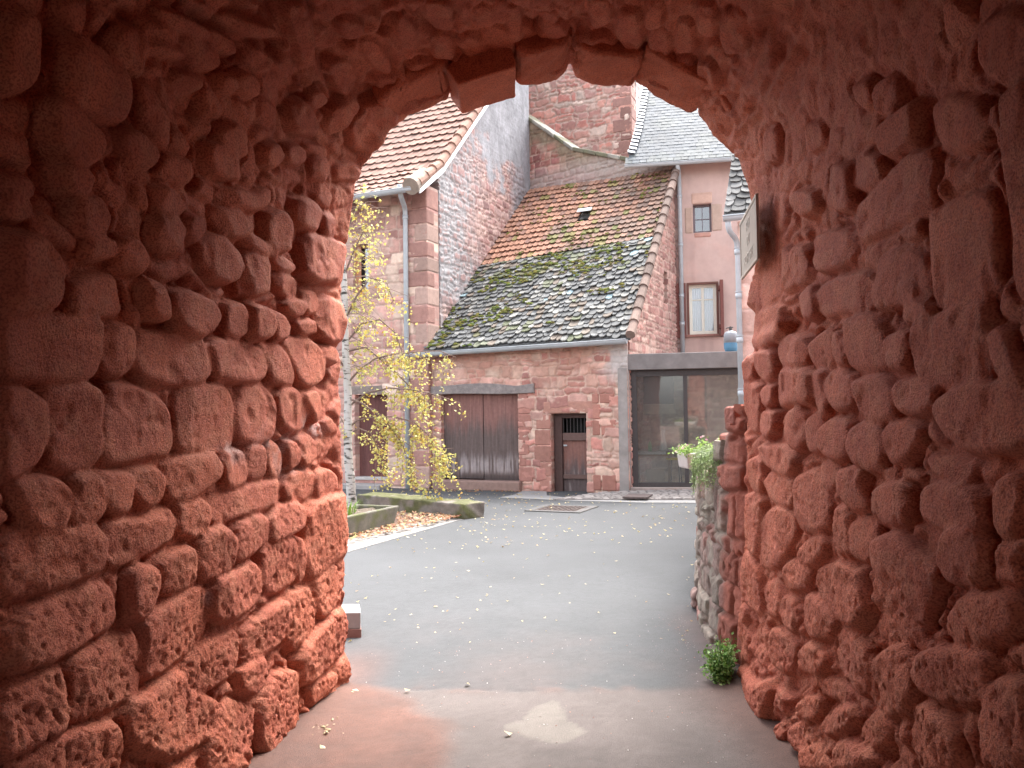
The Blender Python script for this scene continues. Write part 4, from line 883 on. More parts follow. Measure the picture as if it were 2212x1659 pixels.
# ------------------------------------------------------------------ tall house on the left
def build_left_house(B):
    root = empty('stone_house', W3(B['ul'], -0.1, 0), 'tall red stone house with pink tiled roof and a limewashed side wall, behind the birch', 'house')
    wq = -0.12; uc = onF(925, 700, wq)[0]; zE = onF(880, 405, wq)[1]
    win = rect(764, 528, 797, 632, wq); dr = rect(768, 852, 838, 1032, wq)
    win = (win[0], win[1], win[2], win[3])
    wall_patch('front_wall', W3(0, wq, 0), FU, [(uc - 5.5, -0.3), (uc, -0.3), (uc, zE), (uc - 5.5, zE)], [win, dr], MATS['stone'], root, seed=41, res=0.024, thick=0.5,
               rowh=(0.16, 0.36), colw=(0.2, 0.6), rel=0.03, mortar=(0.42, 0.30, 0.25),
               pal=[(0.37, 0.20, 0.17), (0.41, 0.24, 0.20), (0.34, 0.19, 0.165), (0.45, 0.29, 0.235), (0.39, 0.23, 0.195), (0.47, 0.35, 0.28)])
    # quoins
    z = 0.0; q = MB(FRAME)
    k = 0
    while z < zE - 0.1:
        h = random.uniform(0.3, 0.52); L = 0.62 if k % 2 else 0.36; c = tuple(np.array([0.33, 0.18, 0.15] if random.random() < 0.7 else [0.35, 0.235, 0.195]) * random.uniform(0.8, 1.15))
        q.box(uc - L * random.uniform(0.8, 1.1), uc + 0.014, wq - 0.04, wq + (0.3 if k % 2 else 0.5), z, min(z + h, zE) - 0.015, c); z += h; k += 1
    q.build('quoins', MATS['stone'], root, bevel=0.03)
    # side wall: limewash scabs over rubble, grey cement above
    wR, _ = onU(1131, 380, uc)
    k1 = onU(908, 398, uc); k2 = onU(941, 373, uc); k3 = onU(1032, 240, uc)
    sl = (k3[1] - k2[1]) / (k3[0] - k2[0]); wTop = wR + 0.4; zTop = k2[1] + sl * (wTop - k2[0])
    pA = onU(1040, 420, uc); pB = onU(1000, 600, uc)
    def cf(U, Z, c, e):
        n = fbm(U * 1.6, Z * 1.6, 4, 81); n2 = fbm(U * 6, Z * 6, 4, 82)
        lime = np.array([0.30, 0.29, 0.29]) * (0.75 + 0.5 * fbm(U * 14, Z * 14, 3, 83))[..., None]
        left = smooth(3.0, 0.9, U + (n - 0.5) * 1.6) * smooth(3.9, 4.6, Z)
        jl = (smooth(0.05, 0.012, e) * left + 0.75 * left * smooth(0.52, 0.64, n2))[..., None]; jl = np.clip(jl, 0, 1)
        c = c * (1 - 0.55 * left[..., None]) + np.array([0.28, 0.20, 0.19]) * 0.55 * left[..., None]
        c = c * (1 - 0.9 * jl) + lime * 0.9 * jl
        scab = (smooth(0.95, 0.3, U + (n - 0.5) * 0.8) * smooth(0.46, 0.56, fbm(U * 2.6, Z * 1.3, 4, 85)) * smooth(1.7, 2.6, Z))[..., None]
        c = c * (1 - 0.85 * scab) + lime * 0.85 * scab
        top = smooth(-0.25, 0.35, (Z - (8.15 - 0.05 * U)) + (n - 0.5) * 2.4 + (n2 - 0.5) * 0.7) * smooth(0.6, 1.5, U)
        right = smooth(wR - 1.3, wR - 0.5, U + (n2 - 0.5) * 0.7) * smooth(6.2, 7.6, Z + (n - 0.5) * 1.4)
        g = np.clip(np.maximum(top, right * 0.85), 0, 1)[..., None]
        gc = np.array([0.225, 0.22, 0.23]) * (0.62 + 0.75 * fbm(U * 4, Z * 2.5, 5, 84))[..., None]
        return c * (1 - g) + gc * g
    def rf(U, Z, H):
        n = fbm(U * 1.6, Z * 1.6, 4, 81); n2 = fbm(U * 6, Z * 6, 4, 82)
        top = smooth(-0.25, 0.35, (Z - (8.15 - 0.05 * U)) + (n - 0.5) * 2.4 + (n2 - 0.5) * 0.7) * smooth(0.6, 1.5, U)
        return H * (1 - 0.8 * top) + 0.025 * top
    wall_patch('side_wall', W3(uc, 0, 0), FW, [(wq + 0.52, -0.3), (wTop, -0.3), (wTop, zTop), (k2[0], k2[1]), (wq + 0.52, k1[1] + 0.1)], [], MATS['stone'], root, seed=43, res=0.03, thick=0.4,
               rowh=(0.10, 0.26), colw=(0.14, 0.42), rel=0.03, mortar=(0.44, 0.31, 0.27), colfn=cf, relfn=rf, warp=0.06,
               pal=[(0.26, 0.145, 0.13), (0.29, 0.17, 0.155), (0.24, 0.135, 0.125), (0.30, 0.20, 0.18), (0.26, 0.175, 0.16)])
    # roof, kicked out at the eaves
    u1 = uc + 0.14; u0 = uc - 5.8; wE = wq - 0.35; zEv = k1[1] - 0.02
    we_, ze_ = onU(903, 402, u1)
    e0 = (we_, ze_); e1 = (k2[0], k2[1] + 0.12); e2 = (wTop + 1.2, k2[1] + 0.12 + sl * (wTop + 1.2 - k2[0]))
    for i, (pa, pb, rows) in enumerate(((e0, e1, max(2, int(math.hypot(e1[0] - e0[0], e1[1] - e0[1]) / 0.30))), (e1, e2, int(math.hypot(e2[0] - e1[0], e2[1] - e1[1]) / 0.33)))):
        S = bilinear(W3(u0, *pa), W3(u1, *pa), W3(u0, *pb), W3(u1, *pb), 0.02)
        shingles('roof_tiles', S, rows, 26, MATS['tile'], root, tile_color('pink'), kind='mech', lift=0.038, thick=0.014, overlap=1.18, jit=0.03)
        sheet('roof_deck', S, 4, 4, 0.06, MATS['dark_wood'], root)
        v = MB(); nvt = max(2, int(rows * 0.85))
        for k in range(nvt):
            p0, n = S(1.0, k / nvt); p1, _ = S(1.0, (k + 1.12) / nvt); v.tube([p0 + n * 0.08, p1 + n * 0.05], [0.115, 0.095], 10, tuple(np.array([0.27, 0.155, 0.115]) * random.uniform(0.8, 1.15)))
        v.build('verge_tiles', MATS['tile'], root)
        bb = MB(); a, b = W3(u1 + 0.0, *pa), W3(u1 + 0.0, *pb); o = ZV
        bb.hexa([a + FU * 0.02 - o * 0.16, a + FU * 0.05 - o * 0.16, b + FU * 0.02 - o * 0.16, b + FU * 0.05 - o * 0.16, a + FU * 0.02 + o * 0.02, a + FU * 0.05 + o * 0.02, b + FU * 0.02 + o * 0.02, b + FU * 0.05 + o * 0.02]); bb.build('bargeboard', MATS['white_paint'], root)
    S = bilinear(W3(u0, *e0), W3(u1, *e0), W3(u0, *e1), W3(u1, *e1)); p0, n = S(0.985, -0.12); p1, _ = S(0.985, 0.45)
    ct = MB(); ct.tube([p0 + n * 0.06, p1 + n * 0.06], [0.19, 0.17], 14, (0.26, 0.21, 0.17)); ct.build('corner_tile', MATS['tile'], root)
    gp0, gp1 = W3(u0, e0[0] - 0.06, e0[1] - 0.05), W3(u1 - 0.1, e0[0] - 0.06, e0[1] - 0.03)
    gutter_part(gp0, gp1, 0.09, MATS['zinc'], root, 5)
    wp = wq - 0.09; up = onF(870, 600, wp)[0]; ub = onF(888, 1055, wp)[0]; ug = onF(893, 420, wp)[0]
    zt_ = onF(893, 412, wp)[1]; zm = onF(870, 452, wp)[1]
    uc2 = (up + ub) / 2
    downpipe([W3(ug, e0[0] - 0.05, zt_), W3(ug - 0.02, e0[0] + 0.02, zt_ - 0.22), W3(uc2, wp, zm), W3(uc2, wp, 0.0)], 0.055, MATS['zinc'], root, collars=[onF(878, y, wp)[1] for y in (470, 655, 852, 985)])
    # window and door
    wf = MB(FRAME); a, b, c, d = win
    for bx in ((a, a + 0.07, c, d), (b - 0.07, b, c, d), (a, b, c, c + 0.07), (a, b, d - 0.07, d)): wf.box(bx[0], bx[1], wq + 0.12 + (0.002 if bx[0] == a and bx[1] == b else 0), wq + 0.18, bx[2], bx[3], (0.25, 0.13, 0.08))
    wo = wf.build('window', MATS['old_wood'], root); g = MB(FRAME); g.box(a, b, wq + 0.16, wq + 0.17, c, d); g.build('pane', MATS['glass_dark'], wo)
    sh = MB(FRAME); sh.box(a - 0.004, a + (b - a) * 0.36, wq + 0.07, wq + 0.10, c, d, (0.36, 0.17, 0.10)); sh.build('shutter', MATS['old_wood'], root)
    a, b, c, d = dr
    def dcol(U, Z, dd_): return np.array([0.12, 0.05, 0.045]) * (0.7 + 0.6 * fbm(U * 20, Z * 2, 3, 91))[..., None]
    plank_relief('door', W3(0, wq + 0.16, 0), FU, a, b, c + 0.02, d, 6, MATS['old_wood'], root, dcol, seed=12)
    g = MB(FRAME); g.box(a - 0.3, b + 0.35, wq - 0.03, wq + 0.25, d + 0.002, d + 0.2, (0.20, 0.16, 0.14)); g.build('timber_lintel', MATS['beam'], root, bevel=0.02)
    g = MB(FRAME); g.box(a - 0.1, b + 0.02, wq - 0.06, wq + 0.3, c - 0.05, c + 0.018, (0.38, 0.35, 0.33)); g.build('sill', MATS['pale_stone'], root, bevel=0.01)
    st = MB(FRAME); st.box(a - 0.2, b + 0.08, wq - 0.5, wq - 0.04, -0.05, onF(800, 1046, wq - 0.3)[1], (0.28, 0.26, 0.25)); st.build('doorstep', MATS['pale_stone'], root, bevel=0.012)
    return dict(uc=uc, wR=wR)

# ------------------------------------------------------------------ wall with sloping coping, tower
def build_back_walls(B, Lh):
    T0, T1 = B['T0'], B['T1']; d = (T1 - T0).copy(); d[2] = 0; L = np.linalg.norm(d); U = d / L; N = np.cross(U, ZV); O = T0.copy(); O[2] = 0; O = O + (-N) * 0.1
    def on(px, py, off=0.0): p = onplane(px, py, O + N * off, N) - O; return float(p @ U), float(p[2])
    root = empty('raking_wall', O, 'mossy red stone wall with a sloping grey coping behind the barn roof', 'wall')
    a = on(1128, 248); b = on(1352, 354); c = on(1352, 420); e = on(1180, 283); f = on(1240, 325)
    ua = a[0] - 0.25
    def cf(U_, Z, cc, ed):
        n = fbm(U_ * 3, Z * 3, 4, 95); line = np.interp(U_, [ua, e[0], f[0], b[0]], [a[1], e[1], f[1], b[1]]); g = (smooth(1.0, 0.15, line - Z + (n - 0.5) * 0.9) * 0.8)[..., None]
        cc = cc * (1 - g) + np.array([0.17, 0.15, 0.10]) * (0.6 + 0.9 * fbm(U_ * 9, Z * 9, 3, 96))[..., None] * g
        base = (smooth(T0[2] + 0.7, T0[2] + 0.2, Z) * 0.7)[..., None]; return cc * (1 - base) + np.array([0.33, 0.28, 0.26]) * base
    wall_patch('masonry', O, U, [(ua, 2.0), (L - 0.02, 2.0), (L - 0.02, b[1] - 0.02), (b[0] + 0.25, b[1]), (f[0], f[1]), (e[0], e[1]), (a[0], a[1]), (ua, a[1] + 0.05)], [], MATS['stone'], root, seed=51, res=0.028, thick=0.5,
               rowh=(0.12, 0.34), colw=(0.18, 0.6), rel=0.04, mortar=(0.44, 0.30, 0.25), colfn=cf, pal=[(0.30, 0.11, 0.095), (0.35, 0.14, 0.12), (0.27, 0.11, 0.10), (0.38, 0.2, 0.16), (0.33, 0.17, 0.14)])
    g = MB((O, U, -N)); pts = [(ua, a[1] + 0.05), a, e, f, (b[0] + 0.25, b[1])]
    for (x0, y0), (x1, y1) in zip(pts[:-1], pts[1:]):
        n = max(1, int((x1 - x0) / 0.32))
        for k in range(n):
            xa, xb = x0 + (x1 - x0) * k / n, x0 + (x1 - x0) * (k + 1) / n - 0.015; za, zb = y0 + (y1 - y0) * k / n, y0 + (y1 - y0) * (k + 1) / n; j = random.uniform(-0.02, 0.02)
            c = tuple(np.array([0.25, 0.235, 0.20] if random.random() < 0.6 else [0.15, 0.145, 0.095]) * random.uniform(0.75, 1.2))
            g.hexa([g.pt(xa, -0.09 + j, za - 0.03), g.pt(xb, -0.09 + j, zb - 0.03), g.pt(xa, 0.55, za - 0.03), g.pt(xb, 0.55, zb - 0.03), g.pt(xa, -0.09 + j, za + 0.09), g.pt(xb, -0.09 + j, zb + 0.09), g.pt(xa, 0.55, za + 0.09), g.pt(xb, 0.55, zb + 0.09)], c)
    g.build('coping', MATS['cement'], root, bevel=0.025)
    # tower
    wt = 9.2; ut = onF(1364, 250, wt)[0]; h = 17.5
    tr = empty('stone_tower', W3(ut, wt, 0), 'broad pale red rubble stone tower rising behind all the roofs', 'tower')
    pal = [(0.44, 0.20, 0.16), (0.50, 0.26, 0.21), (0.40, 0.17, 0.14), (0.50, 0.33, 0.27), (0.47, 0.25, 0.205), (0.52, 0.40, 0.34), (0.42, 0.23, 0.20), (0.45, 0.26, 0.22), (0.39, 0.20, 0.17)]
    wall_patch('front_wall', W3(0, wt, 0), FU, [(ut - 6.5, 6.5), (ut, 6.5), (ut, h), (ut - 6.5, h)], [], MATS['stone'], tr, seed=61, res=0.03, thick=0.5, rowh=(0.13, 0.30), colw=(0.16, 0.58), rel=0.045, warp=0.10, joint=0.02, mortar=(0.47, 0.34, 0.29), pal=pal)
    wall_patch('side_wall', W3(ut, 0, 0), FW, [(wt + 0.5, 6.5), (wt + 4.5, 6.5), (wt + 4.5, h), (wt + 0.5, h)], [], MATS['stone'], tr, seed=62, res=0.05, thick=0.4, rowh=(0.2, 0.36), colw=(0.25, 0.6), rel=0.03, mortar=(0.6, 0.5, 0.46), pal=[(0.55, 0.44, 0.41), (0.5, 0.33, 0.29), (0.6, 0.52, 0.5)])
    q = MB(FRAME); z = 6.5; k = 0
    while z < h - 0.3:
        hh = random.uniform(0.28, 0.46); q.box(ut - (0.6 if k % 2 else 0.36), ut + 0.016, wt - 0.045, wt + (0.3 if k % 2 else 0.55), z, z + hh - 0.02, tuple(np.array([0.34, 0.19, 0.16]) * random.uniform(0.8, 1.25))); z += hh; k += 1
    q.build('quoins', MATS['stone'], tr, bevel=0.025)
    m = MB(FRAME); m.box(ut - 6.4, ut - 0.45, wt + 0.52, wt + 4.5, 0, h - 0.02, (0.3, 0.2, 0.17)); m.box(ut - 6.6, ut + 0.1, wt - 0.1, wt + 4.6, h, h + 0.2, (0.3, 0.2, 0.17)); m.build('tower_mass', MATS['facade_stone'], tr)
    return dict(ut=ut, wt=wt)

# ------------------------------------------------------------------ pink rendered house and the glazed annexe in front of it
AH = rad(13)
HU = np.array([math.cos(AH), -math.sin(AH), 0]); HW = np.array([math.sin(AH), math.cos(AH), 0])
def build_pink_house(B, Tw):
    O = W3(B['ur'], B['wT1'] + 0.12, 0); O[2] = 0
    fr = (O, HU, HW); P3 = lambda u, w, z: O + u * HU + w * HW + z * ZV
    def on(px, py, w=0.0): p = onplane(px, py, O + w * HW, HW) - O; return float(p @ HU), float(p[2])
    def rc(x0, y0, x1, y1, w=0.0): return on(x0, (y0 + y1) / 2, w)[0], on(x1, (y0 + y1) / 2, w)[0], on((x0 + x1) / 2, y1, w)[1], on((x0 + x1) / 2, y0, w)[1]
    root = empty('rendered_house', P3(0, 0, 0), 'narrow pink rendered house with a blue-grey slate roof and two windows', 'house')
    zE = on(1500, 352, 0)[1] + 0.1; w1 = rc(1497, 440, 1537, 502); w2 = rc(1489, 614, 1548, 722); u0 = on(1446, 400)[0]; u1 = 6.5
    z0 = on(1500, 765)[1]
    def cf(U, Z, c, e):
        p = np.array([0.43, 0.305, 0.268]) * (0.86 + 0.28 * fbm(U * 1.2, Z * 1.2, 5, 101))[..., None]
        low = smooth(z0 + 0.9, z0 + 0.1, Z + (fbm(U * 4, Z * 2, 3, 102) - 0.5) * 0.5)[..., None]; p = p * (1 - 0.25 * low) + np.array([0.42, 0.26, 0.22]) * 0.25 * low
        st = (smooth(0.5, 0.75, fbm(U * 7, Z * 0.7, 4, 104)) * 0.28)[..., None]; p = p * (1 - st) + np.array([0.30, 0.20, 0.18]) * st
        s = smooth(0.60, 0.70, fbm(U * 2.2, Z * 2.2, 4, 103))[..., None]; return p * (1 - 0.3 * s) + np.array([0.47, 0.29, 0.245]) * 0.3 * s
    wall_patch('front_wall', P3(0, 0, 0), HU, [(u0, 0), (u1, 0), (u1, zE), (u0, zE)], [w1, w2], MATS['render'], root, seed=71, res=0.04, thick=0.4, colfn=cf, relfn=lambda U, Z, H: 0.008 * (fbm(U * 5, Z * 5, 4, 77) - 0.5) * 2)
    bk = MB(fr); bk.box(u0, u1, 0.9, 5, 0, zE - 0.3, (0.05, 0.05, 0.05)); bk.build('inner_mass', MATS['dark_wood'], root)
    # upper window: dressed surround, small panes
    a, b, c, d = w1; sr = MB(fr); cs = (0.42, 0.30, 0.24); k = 0.2
    for x in ((a - k, a - 0.003, c - 0.01, c + (d - c) * 0.9), (b + 0.003, b + k * 1.25, c + 0.02, c + (d - c) * 0.97)): sr.box(x[0], x[1], -0.018, 0.15, x[2], x[3], cs)
    sr.box(a - 0.03, b + 0.03, -0.02, 0.15, d + 0.003, d + 0.28, (0.52, 0.34, 0.27)); sr.box(a + 0.02, b - 0.02, -0.02, 0.15, c - 0.12, c - 0.003, (0.45, 0.25, 0.2)); sr.build('window_surround', MATS['pale_stone'], root, bevel=0.03)
    def window(rect_, nm, cw, cols, rows, t, depth, cur=False):
        a, b, c, d = rect_; f = MB(fr); w0, w1_ = depth, depth + 0.05
        f.box(a, a + t, w0, w1_, c, d, cw); f.box(b - t, b, w0, w1_, c, d, cw); f.box(a + t, b - t, w0, w1_, c, c + t * 1.2, cw); f.box(a + t, b - t, w0, w1_, d - t, d, cw)
        for i in range(1, cols): u = a + (b - a) * i / cols; tt = t * (0.9 if cur else 0.35); f.box(u - tt / 2, u + tt / 2, w0 + 0.004, w1_ - 0.004, c + t * 1.2, d - t, cw)
        for j in range(1, rows): z = c + (d - c) * (j / rows if not cur else 0.70); f.box(a + t, b - t, w0 + 0.01, w1_ - 0.01, z - t * 0.2, z + t * 0.2, cw)
        fo = f.build(nm, MATS['white_paint'] if cur else MATS['paint'], root, bevel=0.004); g = MB(fr); g.box(a + 0.01, b - 0.01, depth + 0.03, depth + 0.036, c + 0.01, d - 0.01)
        g.build('pane', MATS['glass_clear'] if cur else MATS['glass_dark'], fo)
        return fo
    window(w1, 'window', (0.16, 0.13, 0.14), 2, 2, 0.05, 0.14)
    wo = window(w2, 'window', (0.74, 0.72, 0.62), 2, 2, 0.075, 0.10, True)
    a, b, c, d = w2
    for s0, s1 in ((a + 0.05, (a + b) / 2 - 0.02), ((a + b) / 2 + 0.02, b - 0.05)):                 # net curtains
        us = np.linspace(s0, s1, 60); Vv = []; Fc = []
        for i, u in enumerate(us):
            w = 0.20 + 0.014 * math.sin(i * 0.62) + 0.006 * math.sin(i * 1.7)
            Vv += [P3(u, w, c + 0.03), P3(u, w, d - 0.06), P3(u, w + 0.004, c + 0.03), P3(u, w + 0.004, d - 0.06)]
        for i in range(59): q = 4 * i; Fc += [(q, q + 4, q + 5, q + 1), (q + 2, q + 3, q + 7, q + 6)]
        m = MB(); m.raw(Vv, Fc, (0.6, 0.62, 0.7)); m.build('curtain', MATS['net'], wo, smoothed=True)
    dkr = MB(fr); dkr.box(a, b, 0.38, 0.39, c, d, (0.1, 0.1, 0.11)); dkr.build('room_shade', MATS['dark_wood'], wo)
    fs = MB(fr); cbr = (0.16, 0.075, 0.06); t = 0.05
    fs.box(a - t, a - 0.002, -0.03, 0.12, c, d, cbr); fs.box(b + 0.002, b + t, -0.03, 0.12, c, d, cbr); fs.box(a - t, b + t, -0.033, 0.12, d + 0.002, d + t, cbr); fs.box(a - t - 0.03, b + t + 0.03, -0.07, 0.12, c - 0.06, c - 0.002, (0.3, 0.15, 0.12)); fs.build('window_casing', MATS['dark_wood'], root, bevel=0.006)
    for sgn in (-1, 1):                                                                                # shutters folded back, edge on
        h = MB(fr); u = (a - t - 0.05) if sgn < 0 else (b + t + 0.05)
        nb = 6
        if sgn < 0: h.box(u - 0.30, u + 0.02, -0.075, -0.036, c - 0.08, d + 0.04, (0.17, 0.065, 0.055)); h.box(u - 0.28, u, -0.095, -0.076, c + 0.1, c + 0.2, (0.16, 0.06, 0.05)); h.box(u - 0.28, u, -0.095, -0.076, d - 0.2, d - 0.1, (0.16, 0.06, 0.05))
        else: h.box(u - 0.02, u + 0.06, -0.36, -0.036, c - 0.08, d + 0.04, (0.17, 0.065, 0.055)); h.box(u - 0.05, u - 0.021, -0.34, -0.06, c + 0.1, c + 0.2, (0.16, 0.06, 0.05)); h.box(u - 0.05, u - 0.021, -0.34, -0.06, d - 0.2, d - 0.1, (0.16, 0.06, 0.05))
        h.build('shutter', MATS['old_wood'], root, bevel=0.006)
    # roof
    we = -0.45; e0 = on(1350, 354, we); e1 = on(1580, 338, we)
    E0, E1 = P3(e0[0], we, e0[1]), P3(6.6, we, e0[1] + (e1[1] - e0[1]) * (6.6 - e0[0]) / (e1[0] - e0[0])); pit = rad(52); Lr = 6.0
    up = HW * math.cos(pit) + ZV * math.sin(pit); n = np.cross(HU, up)
    a = onplane(1378, 290, E0, n) - E0; b_ = onplane(1394, 200, E0, n) - E0
    uA, lA = float(a @ HU), float(a @ up); uB, lB = float(b_ @ HU), float(b_ @ up)
    wd = float((E1 - E0) @ HU); S = bilinear(E0, E1, E0 + up * Lr, E1 + up * Lr, 0.0)
    edge = lambda l: np.interp(l, [0, 0.4, lA, lB, Lr], [0, 0.16, uA, uB, uB + (uB - uA) / max(lB - lA, 0.1) * (Lr - lB)])
    rows = 46
    shingles('roof_slates', S, rows, 46, MATS['slate_blue'], root, tile_color('plain'), kind='slate', lift=0.009, thick=0.006, overlap=1.9, jit=0.05, keep=lambda x, y: x * wd > edge(y * Lr) + 0.02)
    V = []; Fc = []                                                                                     # boarding under the slates
    nb = 12
    for k in range(nb + 1):
        l = Lr * k / nb; uu = float(edge(l)) + 0.03
        for dz in (-0.015, -0.08):
            V += [E0 + HU * uu + up * l + n * dz, E0 + (E1 - E0) + up * l + n * dz]
    for k in range(nb): q = 4 * k; Fc += [(q, q + 1, q + 5, q + 4), (q + 2, q + 6, q + 7, q + 3), (q, q + 4, q + 6, q + 2), (q + 1, q + 3, q + 7, q + 5)]
    Fc += [(0, 2, 3, 1), (4 * nb, 4 * nb + 1, 4 * nb + 3, 4 * nb + 2)]
    m = MB(); m.raw(V, Fc, (0.12, 0.1, 0.09)); m.build('roof_deck', MATS['dark_wood'], root)
    fl = MB()
    for k in range(30):                                                                                 # stepped lead flashing against the tower
        l = 0.35 + k * 0.15; uu = float(edge(l)); p = E0 + HU * uu + up * l
        fl.hexa([p - HU * 0.08 + n * 0.02, p + HU * 0.10 + n * 0.02, p - HU * 0.08 + up * 0.13 + n * 0.02, p + HU * 0.10 + up * 0.13 + n * 0.02, p - HU * 0.08 + n * 0.10, p + HU * 0.10 + n * 0.05, p - HU * 0.08 + up * 0.13 + n * 0.085, p + HU * 0.10 + up * 0.13 + n * 0.035], (0.11, 0.12, 0.135))
    fl.build('lead_flashing', MATS['zinc_light'], root)
    gutter_part(E0 - HW * 0.06 - ZV * 0.06, E1 - HW * 0.06 - ZV * 0.06, 0.075, MATS['zinc'], root, 8)
    so = MB(fr); so.box(u0, u1, -0.40, -0.02, zE - 0.12, zE - 0.08, (0.1, 0.08, 0.07)); so.build('soffit', MATS['dark_wood'], root)
    wp = -0.09; u_t, z_t = on(1466, 352, wp); u_b, z_b = on(1468, 752, wp)
    downpipe([P3(u_t - 0.02, we - 0.05, e0[1] - 0.1), P3(u_t, wp - 0.1, e0[1] - 0.32), P3(u_t, wp, e0[1] - 0.5), P3(u_t, wp, z_b - 0.2)], 0.055, MATS['zinc'], root, collars=[on(1466, y, wp)[1] for y in (425, 530, 640, 700)])

    # ---------------- glazed annexe
    A0 = W3(B['ur'], 0.04, 0); A0[2] = 0
    ta = rad(11); AU = np.array([math.cos(ta), -math.sin(ta), 0]); AW = np.array([math.sin(ta), math.cos(ta), 0]); fa = (A0, AU, AW)
    def oa(px, py, w=0.0): p = onplane(px, py, A0 + w * AW, AW) - A0; return float(p @ AU), float(p[2])
    PA = lambda u, w, z: A0 + u * AU + w * AW + z * ZV
    an = empty('glazed_annexe', A0, 'flat-roofed annexe with big dark glass doors under a grey concrete beam', 'annexe')
    zb0, zb1 = oa(1470, 797)[1], oa(1470, 762)[1]; ue = 4.2; zs = oa(1400, 1053)[1]; um = oa(1482, 920)[0]; uj = oa(1362, 920)[0]
    bm_ = MB(fa); bm_.box(-0.02, ue, -0.03, 0.30, zb0, zb1, (0.19, 0.175, 0.17)); bm_.build('concrete_beam', MATS['cement'], an, bevel=0.015)
    sl = MB(fa); sl.box(0.02, ue, 0.31, 4.0, zb1 - 0.16, zb1 - 0.02, (0.3, 0.28, 0.27)); sl.build('flat_roof', MATS['cement'], an)
    pr = MB(fa); pr.box(-0.03, uj - 0.01, -0.02, 0.25, 0, zb0 - 0.002, (0.30, 0.275, 0.26)); pr.build('pier', MATS['cement'], an, bevel=0.02)
    sill = MB(fa); sill.box(0.0, ue, -0.06, 0.3, -0.05, zs, (0.34, 0.28, 0.25)); sill.build('sill', MATS['cement'], an, bevel=0.01)
    fm = MB(fa); c = (0.06, 0.045, 0.045); w0, w1_ = 0.10, 0.17
    fm.box(uj, uj + 0.13, w0, w1_, zs + 0.001, zb0 - 0.001, c); fm.box(uj + 0.13, ue, w0 + 0.003, w1_ - 0.003, zb0 - 0.13, zb0 - 0.001, c); fm.box(uj + 0.13, ue, w0 + 0.003, w1_ - 0.003, zs + 0.001, zs + 0.09, c); fm.box(um - 0.04, um + 0.04, w0 - 0.01, w1_ + 0.01, zs + 0.09, zb0 - 0.13, c); fm.box(um + 1.75, um + 1.83, w0 - 0.01, w1_ + 0.01, zs + 0.09, zb0 - 0.13, c)
    fo = fm.build('glass_door', MATS['iron'], an, bevel=0.006)
    for x0, x1 in ((uj + 0.13, um - 0.04), (um + 0.04, um + 1.75)):
        g = MB(fa); g.box(x0, x1, 0.13, 0.138, zs + 0.09, zb0 - 0.13); g.build('pane', MATS['glass_shop'], fo)
    # inside: stone back wall, hooded hearth, floor
    wall_patch('inner_wall', PA(0, 1.5, 0), AU, [(-0.2, 0), (ue, 0), (ue, zb0), (-0.2, zb0)], [], MATS['stone'], an, seed=91, res=0.04, thick=0.2, rowh=(0.14, 0.3), colw=(0.3, 0.7), rel=0.02, mortar=(0.55, 0.48, 0.40), pal=[(0.45, 0.36, 0.29), (0.5, 0.4, 0.32), (0.40, 0.30, 0.25)])
    flo = MB(fa); flo.box(0, ue, 0.18, 4, -0.04, zs - 0.01, (0.40, 0.38, 0.36)); flo.build('floor_slab', MATS['cement'], an)
    wl = MB(fa); wl.box(-0.12, -0.02, 0.3, 4, 0, zb0, (0.4, 0.33, 0.28)); wl.build('end_wall', MATS['cement'], an)
    hd = MB(fa); ua_, ub_ = oa(1386, 850, 1.2)[0], oa(1456, 850, 1.2)[0]; zh = oa(1430, 893, 1.2)[1]
    hd.box(ua_, ub_, 1.0, 1.46, zh, zb0 - 0.05, (0.06, 0.05, 0.045)); hd.box(ua_ - 0.02, ub_ + 0.02, 0.96, 0.998, zh - 0.02, zh + 0.2, (0.52, 0.44, 0.36)); hd.build('hearth_hood', MATS['cement'], an, bevel=0.01)
    inn = dict(fa=fa, PA=PA, oa=oa, zs=zs)
    # ---------------- things seen through the glass and standing on the beam
    zt = oa(1420, 975, 0.6)[1]
    x0 = oa(1372, 975, 0.6)[0]; x1 = oa(1452, 975, 0.6)[0]
    tb = empty('side_table', PA((x0 + x1) / 2, 0.6, zs), 'small wooden table with a white cloth behind the left glass pane', 'table')
    m = MB(fa); m.box(x0, x1, 0.4, 0.85, zt - 0.09, zt - 0.01, (0.36, 0.22, 0.13)); m.build('tabletop', MATS['old_wood'], tb, bevel=0.006)
    for a, w in ((x0 + 0.04, 0.44), (x1 - 0.09, 0.44), (x0 + 0.04, 0.76), (x1 - 0.09, 0.76)):
        m = MB(fa); m.box(a, a + 0.05, w, w + 0.05, zs - 0.01, zt - 0.09, (0.3, 0.2, 0.13)); m.build('leg', MATS['old_wood'], tb)
    m = MB(fa); m.box(x0 - 0.01, x1 - 0.12, 0.39, 0.86, zt - 0.009, zt, (0.75, 0.76, 0.75)); m.box(x0 - 0.01, x1 - 0.12, 0.383, 0.389, zt - 0.05, zt, (0.75, 0.76, 0.75)); tag(m.build('table_cloth', MATS['white_paint']), 'white cloth spread on the small table behind the glass', 'tablecloth')
    bp = oa(1495 - 60, 965, 0.62); m = MB(); cpt = PA(oa(1433, 960, 0.6)[0], 0.6, zt); m.lathe(cpt, [(0.001, 0.0), (0.075, 0.004), (0.085, 0.05), (0.06, 0.16), (0.035, 0.26), (0.03, 0.36), (0.045, 0.42), (0.03, 0.45), (0.001, 0.455)], 18, (0.62, 0.60, 0.58)); tag(m.build('vase', MATS['paint_attr'], smoothed=True), 'pale grey long-necked vase on the table behind the glass', 'vase')
